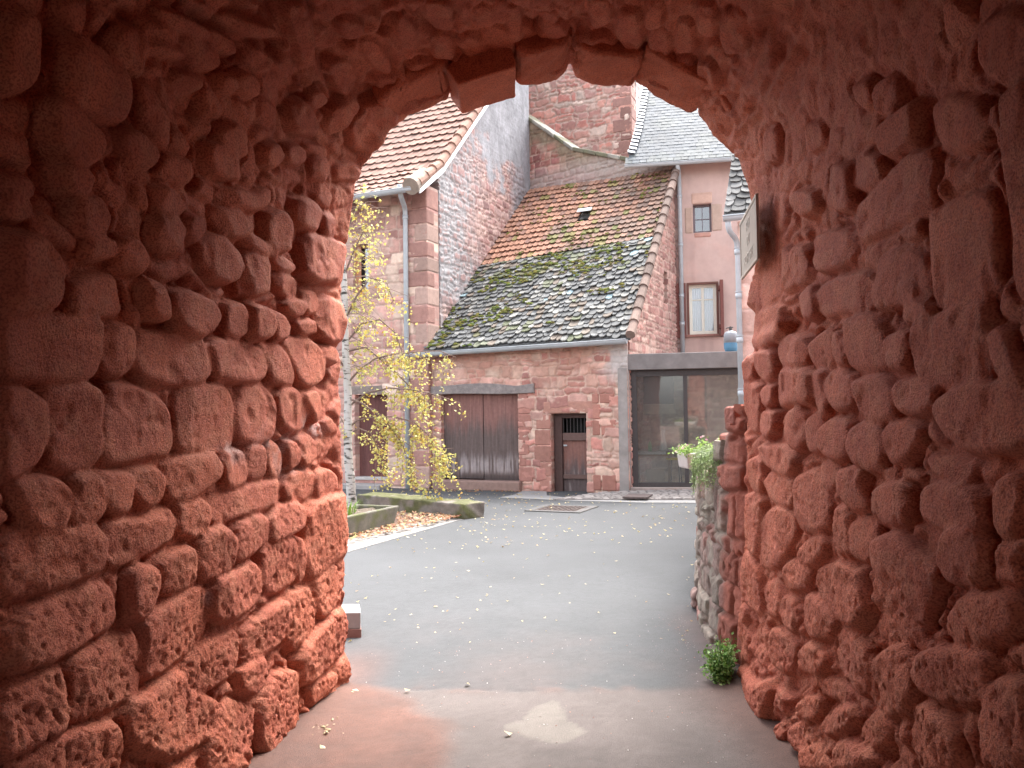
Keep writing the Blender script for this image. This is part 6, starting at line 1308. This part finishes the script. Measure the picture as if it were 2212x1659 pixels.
    fr = (np.array([c0[0], dN, 0]), np.array([0.995, 0.1, 0]), np.array([-0.1, 0.995, 0])); wd, dp = 0.62, 0.27; m = MB(fr); rim = 0.03; o = [(0, 0), (wd, 0), (wd, dp), (0, dp)]; ob = [(0.012, 0.012), (wd - 0.012, 0.012), (wd - 0.012, dp - 0.012), (0.012, dp - 0.012)]; it = [(rim, rim), (wd - rim, rim), (wd - rim, dp - rim), (rim, dp - rim)]
    V = [m.pt(*p, z0) for p in ob] + [m.pt(*p, z1) for p in o] + [m.pt(*p, z1) for p in it] + [m.pt(*p, z1 - 0.07) for p in it]; Fc = [(3, 2, 1, 0)]
    for i in range(4): j = (i + 1) % 4; Fc += [(i, j, 4 + j, 4 + i), (4 + i, 4 + j, 8 + j, 8 + i), (8 + i, 8 + j, 12 + j, 12 + i)]
    m.raw(V, Fc, (0.45, 0.415, 0.39)); m.build('box', MATS['pale_stone'], pl, bevel=0.014); m = MB(fr); m.box(rim, wd - rim, rim, dp - rim, z1 - 0.07, z1 - 0.025, (0.1, 0.07, 0.05)); m.build('soil', MATS['soil'], pl)
    # petunias
    pt = MB(fr).pt(0.28, dp / 2, z1); pe = empty('petunia_plant', pt, 'feathery green petunias with small pink and magenta flowers in the white planter', 'flowers'); m = MB(); G = ((0.16, 0.27, 0.06), (0.26, 0.40, 0.09), (0.34, 0.46, 0.16)); st = MB(); fl = MB()
    for k in range(74):
        u = random.uniform(-0.02, 0.60); w = random.uniform(-0.02, dp); base = MB(fr).pt(np.clip(u, 0.04, 0.58), np.clip(w, 0.04, dp - 0.04), z1 - 0.03); hh = random.uniform(0.06, 0.135) * (1.15 if 0.12 < u else 0.75); out = np.array([random.gauss(0, 0.05) + (-0.05 if u < 0.12 else 0), random.gauss(-0.02, 0.05), hh]); tip = base + out
        st.tube([base, base + out * 0.5 + np.array([0, 0, 0.012]), tip], [0.003, 0.0025, 0.0015], 4, (0.18, 0.3, 0.08))
        for j in range(17):
            f = random.uniform(0.1, 1.0); leaf(m, base + out * f + np.array([random.gauss(0, 0.014), random.gauss(0, 0.014), random.gauss(0, 0.01)]), random.uniform(0.014, 0.03), G, None, 0.5, 0.55)
        if random.random() < 0.5:
            col = (0.50, 0.02, 0.30) if (u > 0.42 and random.random() < 0.75) else random.choice(((0.62, 0.36, 0.42), (0.66, 0.50, 0.52), (0.58, 0.30, 0.40))); r = 0.022 if col[1] < 0.1 else 0.011; a0 = random.uniform(0, 6); tilt = np.array([random.gauss(0, 0.3), -0.6, 0.8]); tilt /= np.linalg.norm(tilt); e1 = np.cross(tilt, np.array([1.0, 0, 0])); e1 /= np.linalg.norm(e1); e2 = np.cross(tilt, e1)
            V = [tip - tilt * 0.008] + [tip + (e1 * math.cos(a0 + q * math.pi / 5) + e2 * math.sin(a0 + q * math.pi / 5)) * r * (1.0 if q % 2 == 0 else 0.78) for q in range(10)]; fl.raw(V, [(0, 1 + q, 1 + (q + 1) % 10) for q in range(10)], col)
    st.build('stems', MATS['leaf'], pe); m.build('foliage', MATS['leaf'], pe); fl.build('blossoms', MATS['leaf'], pe)
    # trailing plant on the wall face
    tp = at(1545, 985, 6.0); tr = empty('trailing_plant', tp, 'wispy grey-green plant hanging down the face of the rubble wall below the planter', 'plant'); m = MB(); st = MB(); G2 = ((0.17, 0.26, 0.09), (0.26, 0.36, 0.14), (0.36, 0.44, 0.22))
    for k in range(70):
        px0, py0 = random.uniform(1515, 1575), random.uniform(962, 990); px1 = px0 - random.uniform(0, 45); py1 = py0 + random.uniform(20, 95); px1 = max(px1, 1497); dA = 5.55 + (1575 - px0) / 60 * 0.5; dB = dA + random.uniform(-0.1, 0.1); a = at(px0, py0, dA); b = at(px1, py1, dB); mid = (a + b) / 2 + np.array([-0.05, -0.04, 0.03])
        st.tube([a, mid, b], [0.003, 0.002, 0.001], 4, (0.2, 0.26, 0.12))
        for j in range(34):
            f = random.random(); p = (a * (1 - f) + mid * f) * (1 - f) + (mid * (1 - f) + b * f) * f; leaf(m, p + np.array([random.gauss(0, 0.012), random.gauss(0, 0.012), random.gauss(0, 0.012)]), random.uniform(0.010, 0.024), G2, None, 0.3, 0.4)
    st.build('stems', MATS['leaf'], tr); m.build('foliage', MATS['leaf'], tr)
    # weed at the foot of the passage wall
    b = ground(1556, 1478); wd = empty('green_weed', b, 'bushy bright green weed growing at the right foot of the arch', 'plant'); m = MB(); st = MB(); G3 = ((0.06, 0.15, 0.025), (0.12, 0.25, 0.04), (0.20, 0.36, 0.08), (0.36, 0.48, 0.18))
    for k in range(95):
        px0, py0 = random.uniform(1528, 1584), 0; f = random.random(); b0 = ground(random.uniform(1540, 1580), random.uniform(1455, 1476)); tx, ty = random.uniform(1520, 1586), random.uniform(1372, 1474); tip = at(tx, ty, b0[1] + random.uniform(-0.12, 0.1))
        if tx < 1540 and not 1400 < ty < 1470: continue
        st.tube([b0, (b0 + tip) / 2 + ZV * 0.03, tip], [0.003, 0.0025, 0.0015], 4, (0.1, 0.2, 0.04))
        for j in range(20): g = random.uniform(0.25, 1); leaf(m, b0 + (tip - b0) * g + np.array([random.gauss(0, 0.016), random.gauss(0, 0.016), random.gauss(0, 0.013)]), random.uniform(0.014, 0.03), G3, None, 0.7, 0.7)
    st.build('stems', MATS['leaf'], wd); m.build('foliage', MATS['leaf'], wd)

# ------------------------------------------------------------------ street name plaque
def build_sign():
    far_t, far_b = at(1606, 470, 5.32), at(1606, 594, 5.32); near_t, near_b = at(1643, 431, 4.58), at(1644, 571, 4.58)
    zt = (far_t[2] + near_t[2]) / 2; zb = (far_b[2] + near_b[2]) / 2; p0 = np.array([far_t[0], 5.32, 0]); p1 = np.array([near_t[0], 4.58, 0]); U = p1 - p0; L = np.linalg.norm(U); U /= L; N = np.cross(U, ZV)
    root = empty('street_sign', (p0 + p1) / 2 + ZV * zb, 'pale grey street name plaque reading RUE DU PORCHE by the arch mouth', 'sign')
    V = lambda u, n, z: p0 + u * U + (n + 0.022) * N + z * ZV
    def hb(m, u0, u1, n0, n1, z0, z1, c): m.hexa([V(u0, n0, z0), V(u1, n0, z0), V(u0, n1, z0), V(u1, n1, z0), V(u0, n0, z1), V(u1, n0, z1), V(u0, n1, z1), V(u1, n1, z1)], c)
    m = MB(); hb(m, 0, L, -0.012, 0.0, zb, zt, (0.36, 0.315, 0.265)); m.build('plate', MATS['paint_attr'], root, bevel=0.004)
    m = MB(); t = 0.018; c = (0.44, 0.39, 0.33)
    hb(m, 0, L, 0.0005, 0.005, zt - t, zt, c); hb(m, 0, L, 0.0005, 0.005, zb, zb + t, c); hb(m, 0, t, 0.0005, 0.0045, zb + t, zt - t, c); hb(m, L - t, L, 0.0005, 0.0045, zb + t, zt - t, c); m.build('rim', MATS['paint_attr'], root, bevel=0.003)
    hgt = zt - zb
    for txt, f in (('RUE', 0.68), ('DU', 0.43), ('PORCHE', 0.15)):
        cu = bpy.data.curves.new('lettering', 'FONT'); cu.body = txt; cu.size = hgt * 0.235; cu.align_x = 'CENTER'; cu.extrude = 0.0008; cu.space_character = 1.08
        to = bpy.data.objects.new('tmp', cu); COL.objects.link(to); bpy.context.view_layer.update(); me = bpy.data.meshes.new_from_object(to.evaluated_get(bpy.context.evaluated_depsgraph_get())); bpy.data.objects.remove(to)
        for v in me.vertices: x, y, z = v.co; q = V(L / 2 + x * 1.12, 0.0014 + z, zb + hgt * f + y); v.co = Vector([float(k) for k in q])
        me.name = 'lettering'; setcol(me, np.tile([[0.50, 0.455, 0.40]], (len(me.vertices), 1))); me.materials.clear(); link('lettering', me, MATS['paint_attr'], root)

# ------------------------------------------------------------------ birch
def build_birch():
    D = 13.3; base = ground(756, 1112); D = base[1]
    root = empty('birch_tree', base, 'slender white-barked birch with drooping twigs of yellow autumn leaves', 'tree')
    tk = [(758, 1118), (757, 1050), (754, 980), (751, 900), (749, 820), (748, 740), (744, 640), (738, 540), (728, 430), (716, 300), (706, 180)]
    pts = [at(x, y, D) for x, y in tk]; pts[0][2] = -0.02
    r = [0.085, 0.076, 0.07, 0.066, 0.062, 0.057, 0.05, 0.042, 0.034, 0.024, 0.011]
    P = []; R = []
    for i in range(len(pts) - 1):
        for k in range(10): f = k / 10; P.append(pts[i] * (1 - f) + pts[i + 1] * f + np.array([0.012 * math.sin(i * 2.1 + f * 3), 0.012 * math.cos(i * 1.7 + f * 2), 0])); R.append((r[i] * (1 - f) + r[i + 1] * f) * random.uniform(0.94, 1.06))
    m = MB(); m.tube(P, R, 16); m.build('trunk', MATS['birch_bark'], root, smoothed=True)
    # limbs traced in the photograph, then twigs hanging from them
    limbs = [[(749, 830), (775, 800), (810, 775), (850, 765), (900, 760), (950, 758), (985, 772)], [(752, 925), (772, 908), (800, 902), (850, 900), (895, 912), (930, 945), (950, 1005)], [(750, 880), (790, 850), (840, 838), (890, 842), (930, 850), (970, 862)],
             [(748, 740), (780, 700), (820, 690), (855, 720), (875, 780)], [(746, 690), (770, 640), (800, 600), (835, 610), (850, 650)], [(742, 600), (765, 540), (785, 500), (800, 520)], [(750, 860), (780, 870), (830, 905), (870, 960), (890, 1030)],
             [(738, 540), (760, 470), (778, 440), (790, 470)], [(752, 940), (775, 925), (800, 935), (822, 980), (838, 1020)], [(747, 760), (790, 750), (850, 800), (900, 850), (915, 900)], [(749, 800), (720, 760), (690, 740), (660, 770)], [(745, 650), (715, 600), (690, 590), (670, 620)], [(740, 560), (710, 500), (690, 490)], [(752, 930), (735, 900), (720, 910)]]
    br = MB(); fo = MB(); Y = ((0.50, 0.39, 0.07), (0.58, 0.50, 0.15), (0.54, 0.50, 0.17), (0.44, 0.46, 0.15)); O_ = ((0.44, 0.24, 0.05), (0.50, 0.34, 0.08))
    dens = [0.95, 1.3, 0.9, 0.8, 0.7, 0.5, 1.2, 0.4, 0.9, 0.8, 1.0, 0.6, 0.5, 0.8]
    def addleaf(p): leaf(fo, p, random.uniform(0.036, 0.064), Y if random.random() < 0.88 else O_, None, 0.2, 0.85)
    for li, L in enumerate(limbs):
        off = random.uniform(-0.25, 0.25); W = [at(x, y, D + (0.0 if k == 0 else off * k / (len(L) - 1) + random.uniform(-0.06, 0.06))) for k, (x, y) in enumerate(L)]
        n = len(W); br.tube(W, [0.015 * (1 - 0.8 * k / (n - 1)) + 0.003 for k in range(n)], 6, (0.16, 0.11, 0.09))
        seg = np.r_[0, np.cumsum([np.linalg.norm(W[k + 1] - W[k]) for k in range(n - 1)])]; tot = seg[-1]; cnt = int(tot * 15 * dens[li]) + 3
        for _ in range(cnt):
            s = tot * (0.16 + 0.84 * random.random() ** 0.75); p = np.array([np.interp(s, seg, [w[a] for w in W]) for a in range(3)]); ln = random.uniform(0.15, 0.62) * (0.6 + 0.6 * s / tot)
            h = np.array([random.gauss(0.10, 0.22), random.gauss(0, 0.26), random.gauss(0.02, 0.1)]); tip = p + h * ln * 1.3 + np.array([0, 0, -ln * random.uniform(0.55, 1.0)]); mid = p + h * ln * 1.1 + np.array([0, 0, -ln * 0.2])
            br.tube([p, mid, tip], [0.005, 0.0035, 0.002], 4, (0.17, 0.11, 0.09))
            for _ in range(int(ln * 36 * min(dens[li], 1.3)) + 3):
                f = random.uniform(0.15, 1.05); q = (p * (1 - f) + mid * f) * (1 - f) + (mid * (1 - f) + tip * f) * f; addleaf(q + np.array([random.gauss(0, 0.03), random.gauss(0, 0.03), random.gauss(-0.03, 0.03)]))
    # bare upper twigs in front of the wall
    for _ in range(110):
        x, y = random.uniform(742, 775), random.uniform(400, 800); p = at(x, y, D + random.uniform(-0.2, 0.2)); q = at(x + random.uniform(5, 75), y + random.uniform(-25, 70), D + random.uniform(-0.4, 0.4)); br.tube([p, (p + q) / 2 + ZV * 0.06, q], [0.005, 0.004, 0.002], 4, (0.2, 0.14, 0.12))
        for _ in range(7): f = random.uniform(0.25, 1); addleaf(p * (1 - f) + q * f)
    br.build('branches', MATS['bark_dark'], root); fo.build('foliage', MATS['leaf'], root)

# ------------------------------------------------------------------ fallen leaves
def build_leaves():
    m = MB(); Y = ((0.42, 0.32, 0.10), (0.44, 0.39, 0.22), (0.42, 0.35, 0.20), (0.32, 0.19, 0.08)); BR = ((0.26, 0.10, 0.045), (0.33, 0.16, 0.08), (0.36, 0.23, 0.13))
    def flat(p, s, cols):
        a = random.uniform(0, 6.28); t = np.array([math.cos(a), math.sin(a), random.gauss(0, 0.25)]); b = np.array([-math.sin(a), math.cos(a), random.gauss(0, 0.25)]); k = random.random(); i = random.randrange(len(cols) - 1); c = tuple((np.array(cols[i]) * (1 - k) + np.array(cols[i + 1]) * k) * random.uniform(0.8, 1.15)); z = np.array([0, 0, 0.006 + s * 0.12])
        p = p + z; cv = np.array([0, 0, s * random.uniform(0.05, 0.3)]); m.raw([p - t * s * 0.5 + cv, p - b * s * 0.36 + t * s * 0.05, p + t * s * 0.5 + cv, p + b * s * 0.36 + t * s * 0.05], [(0, 1, 2), (0, 2, 3)], c)
    n = 0
    while n < 560:                                                # over the asphalt, thickest near the birch
        px, py = random.uniform(745, 1500), 1068 + 330 * random.random() ** 1.9
        w = 0.25 + 0.75 * math.exp(-((px - 1000) / 190) ** 2) * math.exp(-((py - 1130) / 70) ** 2) + 0.22 * (py < 1160)
        if random.random() > w: continue
        p = ground(px, py); n += 1
        if p[0] < -0.9 and p[1] < 5.2: continue
        flat(p, random.uniform(0.026, 0.058) * min(1, p[1] / 11.5), Y)
    for _ in range(900):                                          # drift on the bed between bench, trough and kerb
        px = random.uniform(755, 1010); t = (px - 755) / 255; hi, lo = 1100 + t * 14, 1172 - t * 58; py = random.uniform(hi, lo); p = ground(px, py, 0.015 + 0.03 * random.random()); flat(p, random.uniform(0.04, 0.09), BR if random.random() < 0.75 else Y)
    for _ in range(150): px = random.uniform(870, 1130); flat(ground(px, 1060 + random.uniform(-2, 4)), random.uniform(0.04, 0.07), BR if random.random() < 0.6 else Y)
    for px, py in ((763, 1500), (697, 1620), (880, 1497), (1098, 1590), (1010, 1482), (768, 1497)): flat(ground(px, py), random.uniform(0.03, 0.05), ((0.62, 0.5, 0.3), (0.7, 0.62, 0.42)))
    for _ in range(70): a, r = random.uniform(0, 6.28), abs(random.gauss(0, 0.055)); p = ground(672, 1580) + np.array([r * math.cos(a) * 1.5, r * math.sin(a), 0.01]); flat(p, random.uniform(0.012, 0.035), ((0.3, 0.2, 0.13), (0.62, 0.5, 0.3)))
    tag(m.build('fallen_leaves', MATS['leaf']), 'yellow and brown birch leaves strewn over the ground', kind='stuff')
    g = MB()
    for _ in range(520):                                          # grit
        if random.random() < 0.6: p = np.array([random.uniform(-1.0, 1.3), random.uniform(3.2, 6.0), 0])
        else: p = np.array([1.30 - abs(random.gauss(0, 0.13)) + 0.02, random.uniform(3.6, 6.6), 0])
        s = random.uniform(0.002, 0.0055); k = random.uniform(0.5, 1.2); V = [p + np.array([math.cos(a) * s * random.uniform(0.7, 1.2), math.sin(a) * s * random.uniform(0.7, 1.2), 0.004]) for a in (0, 1.3, 2.5, 3.8, 5.0)]; g.raw(V + [p + ZV * (s * 0.7 + 0.004)], [(i, (i + 1) % 5, 5) for i in range(5)], tuple(np.array(random.choice(((0.3, 0.22, 0.2), (0.35, 0.16, 0.12), (0.45, 0.42, 0.4)))) * k))
    tag(g.build('grit', MATS['paint_attr']), 'crumbs of red stone and grit on the floor', kind='stuff')
# ================================================================== materials, light, assembly
mat('stone', attr=True, var=0.22, vscale=9, bump=0.5, bscale=45, bdist=0.02, rough=0.9)
mat('stone_rough', attr=True, var=0.3, vscale=14, bump=0.7, bscale=60, bdist=0.015, rough=0.95)
mat('facade_stone', attr=True, var=0.3, vscale=5, bump=0.6, bscale=20, bdist=0.03, rough=0.9)
mat('red_paint', attr=True, var=0.16, vscale=11, bump=1.0, bscale=125, bdist=0.014, rough=0.7, spec=0.22, tint=((0.20, 0.045, 0.033), 130, 0.48, 0.60, 0.62))
mat('asphalt', attr=True, var=0.10, vscale=2, bump=0.8, bscale=200, bdist=0.006, rough=0.88, tint=((0.03, 0.03, 0.03), 190, 0.50, 0.62, 0.45))
mat('pale_stone', attr=True, var=0.16, vscale=7, bump=0.3, bscale=60, bdist=0.006, rough=0.85)
mat('mossy_stone', attr=True, var=0.35, vscale=6, bump=0.6, bscale=50, bdist=0.015, rough=0.95, tint=((0.10, 0.11, 0.035), 5, 0.46, 0.62, 0.7))
mat('cement', attr=True, var=0.25, vscale=4, bump=0.4, bscale=50, bdist=0.01, rough=0.9, tint=((0.15, 0.13, 0.125), 2.6, 0.5, 0.72, 0.5))
mat('render', attr=True, var=0.10, vscale=3, bump=0.3, bscale=90, bdist=0.006, rough=0.92)
mat('tile', attr=True, var=0.22, vscale=12, bump=0.3, bscale=80, bdist=0.006, rough=0.85)
mat('slate', attr=True, var=0.30, vscale=16, bump=0.5, bscale=60, bdist=0.01, rough=0.8)
mat('slate_blue', attr=True, var=0.25, vscale=1.6, bump=0.2, bscale=60, bdist=0.005, rough=0.6, spec=0.5)
mat('moss', attr=True, var=0.4, vscale=40, bump=0.8, bscale=120, bdist=0.02, rough=1.0)
mat('old_wood', attr=True, var=0.15, vscale=18, bump=0.25, bscale=70, bdist=0.004, rough=0.85)
mat('beam', attr=True, var=0.35, vscale=9, bump=0.6, bscale=26, bdist=0.02, rough=0.95)
mat('dark_wood', attr=True, var=0.2, vscale=14, bump=0.2, rough=0.85)
mat('zinc', color=(0.40, 0.43, 0.45), var=0.16, vscale=5, bump=0.08, rough=0.5, metal=0.05, spec=0.5)
mat('zinc_light', attr=True, var=0.1, vscale=8, bump=0.05, rough=0.45, metal=0.3)
mat('iron', color=(0.055, 0.05, 0.05), var=0.25, vscale=20, bump=0.15, rough=0.5)
mat('iron_rust', attr=True, var=0.3, vscale=20, bump=0.3, rough=0.8)
mat('white_paint', attr=True, var=0.06, vscale=6, bump=0.1, rough=0.6)
mat('paint', attr=True, var=0.1, vscale=10, bump=0.1, rough=0.6)
mat('paint_attr', attr=True, var=0.08, vscale=10, bump=0.08, rough=0.5)
mat('net', attr=True, var=0.05, vscale=10, bump=0.1, rough=0.9)
mat('soil', attr=True, var=0.4, vscale=12, bump=0.9, bscale=50, bdist=0.03, rough=1.0)
mat('bark_dark', attr=True, var=0.3, vscale=20, bump=0.4, rough=0.95)
MATS['leaf'] = leafmat('leaf')
def birch_bark():
    m = bpy.data.materials.new('birch_bark'); m.use_nodes = True; N = m.node_tree.nodes; L = m.node_tree.links; b = N['Principled BSDF']; b.inputs['Roughness'].default_value = 0.8
    tc = N.new('ShaderNodeTexCoord'); mp = N.new('ShaderNodeMapping'); mp.inputs['Scale'].default_value = (6, 6, 22); n = N.new('ShaderNodeTexNoise'); n.inputs['Scale'].default_value = 1; n.inputs['Detail'].default_value = 5
    L.new(tc.outputs['Object'], mp.inputs['Vector']); L.new(mp.outputs['Vector'], n.inputs['Vector']); r = N.new('ShaderNodeValToRGB'); e = r.color_ramp.elements; e[0].position = 0.36; e[0].color = (0.04, 0.035, 0.03, 1); e[1].position = 0.47; e[1].color = (0.42, 0.40, 0.37, 1)
    L.new(n.outputs['Fac'], r.inputs['Fac']); L.new(r.outputs['Color'], b.inputs['Base Color']); return m
MATS['birch_bark'] = birch_bark()
def glass(name, tint, mixf, rough):
    m = bpy.data.materials.new(name); m.use_nodes = True; N = m.node_tree.nodes; L = m.node_tree.links; N.remove(N['Principled BSDF'])
    t = N.new('ShaderNodeBsdfTransparent'); t.inputs[0].default_value = (*tint, 1); g = N.new('ShaderNodeBsdfGlossy'); g.inputs['Roughness'].default_value = rough; fr = N.new('ShaderNodeFresnel'); fr.inputs[0].default_value = 1.5
    mt = N.new('ShaderNodeMath'); mt.operation = 'ADD'; mt.inputs[1].default_value = mixf; L.new(fr.outputs[0], mt.inputs[0]); mx = N.new('ShaderNodeMixShader'); L.new(mt.outputs[0], mx.inputs[0]); L.new(t.outputs[0], mx.inputs[1]); L.new(g.outputs[0], mx.inputs[2])
    # dusty film
    d = N.new('ShaderNodeBsdfDiffuse'); d.inputs[0].default_value = (0.42, 0.42, 0.41, 1); tc = N.new('ShaderNodeTexCoord'); nz = N.new('ShaderNodeTexNoise'); nz.inputs['Scale'].default_value = 0.8; nz.inputs['Detail'].default_value = 5; L.new(tc.outputs['Object'], nz.inputs['Vector'])
    mr = N.new('ShaderNodeMapRange'); mr.inputs['From Min'].default_value = 0.3; mr.inputs['From Max'].default_value = 0.7; mr.inputs['To Min'].default_value = 0.06; mr.inputs['To Max'].default_value = 0.15; L.new(nz.outputs['Fac'], mr.inputs['Value']); m2 = N.new('ShaderNodeMixShader')
    if 'shop' in name: L.new(mr.outputs[0], m2.inputs[0])
    else: m2.inputs[0].default_value = 0.05
    L.new(mx.outputs[0], m2.inputs[1]); L.new(d.outputs[0], m2.inputs[2]); L.new(m2.outputs[0], N['Material Output'].inputs['Surface']); return m
MATS['glass_shop'] = glass('glass_shop', (0.80, 0.82, 0.80), 0.06, 0.02)
MATS['glass_clear'] = glass('glass_clear', (0.92, 0.93, 0.93), 0.05, 0.01)
MATS['glass_dark'] = glass('glass_dark', (0.25, 0.26, 0.28), 0.10, 0.03)

passage = empty('stone_passage', (0.2, 2.0, 0), 'vaulted passage of rounded rubble stones painted brick red', 'passage')
build_tunnel(passage, MATS['red_paint'])
build_voussoirs(passage, MATS['red_paint'])
build_ground()
B = build_barn(); LH = build_left_house(B); TW = build_back_walls(B, LH); INN = build_pink_house(B, TW); build_right_house()
build_yard(B); build_garden_wall(); build_sign(); build_birch(); build_leaves()

# ------------------------------------------------------------------ bright overcast sky, soft high sun
SUN_EL, SUN_AZ = rad(56), rad(28)                       # azimuth clockwise from +Y
sd_ = bpy.data.lights.new('sun', 'SUN'); so_ = bpy.data.objects.new('sun', sd_); COL.objects.link(so_); sd_.energy = SUN_E; sd_.angle = rad(50); sd_.color = (1.0, 0.965, 0.92)
so_.rotation_euler = (rad(90) - SUN_EL, 0, -SUN_AZ + math.pi)
w = bpy.data.worlds.new('World'); scene.world = w; w.use_nodes = True; N = w.node_tree.nodes; L = w.node_tree.links; bg = N['Background']; bg.inputs['Strength'].default_value = SKY_S
sk = N.new('ShaderNodeTexSky'); sk.sky_type = 'NISHITA'; sk.sun_disc = False; sk.sun_elevation = SUN_EL; sk.sun_rotation = SUN_AZ; sk.air_density = 1.0; sk.dust_density = 4.0; sk.ozone_density = 1.0
hs = N.new('ShaderNodeHueSaturation'); hs.inputs['Saturation'].default_value = 0.30; L.new(sk.outputs['Color'], hs.inputs['Color']); L.new(hs.outputs['Color'], bg.inputs['Color'])
vs = scene.view_settings; vs.view_transform = 'Standard'; vs.look = 'None'; vs.exposure = EXPO; vs.gamma = 1.0; vs.use_curve_mapping = False
scene.render.engine = 'CYCLES'; cy = scene.cycles; cy.use_denoising = True; cy.max_bounces = 10; cy.diffuse_bounces = 7; cy.glossy_bounces = 3; cy.transparent_max_bounces = 12; cy.transmission_bounces = 4; cy.sample_clamp_indirect = 8
try: cy.denoiser = 'OPENIMAGEDENOISE'
except Exception: pass
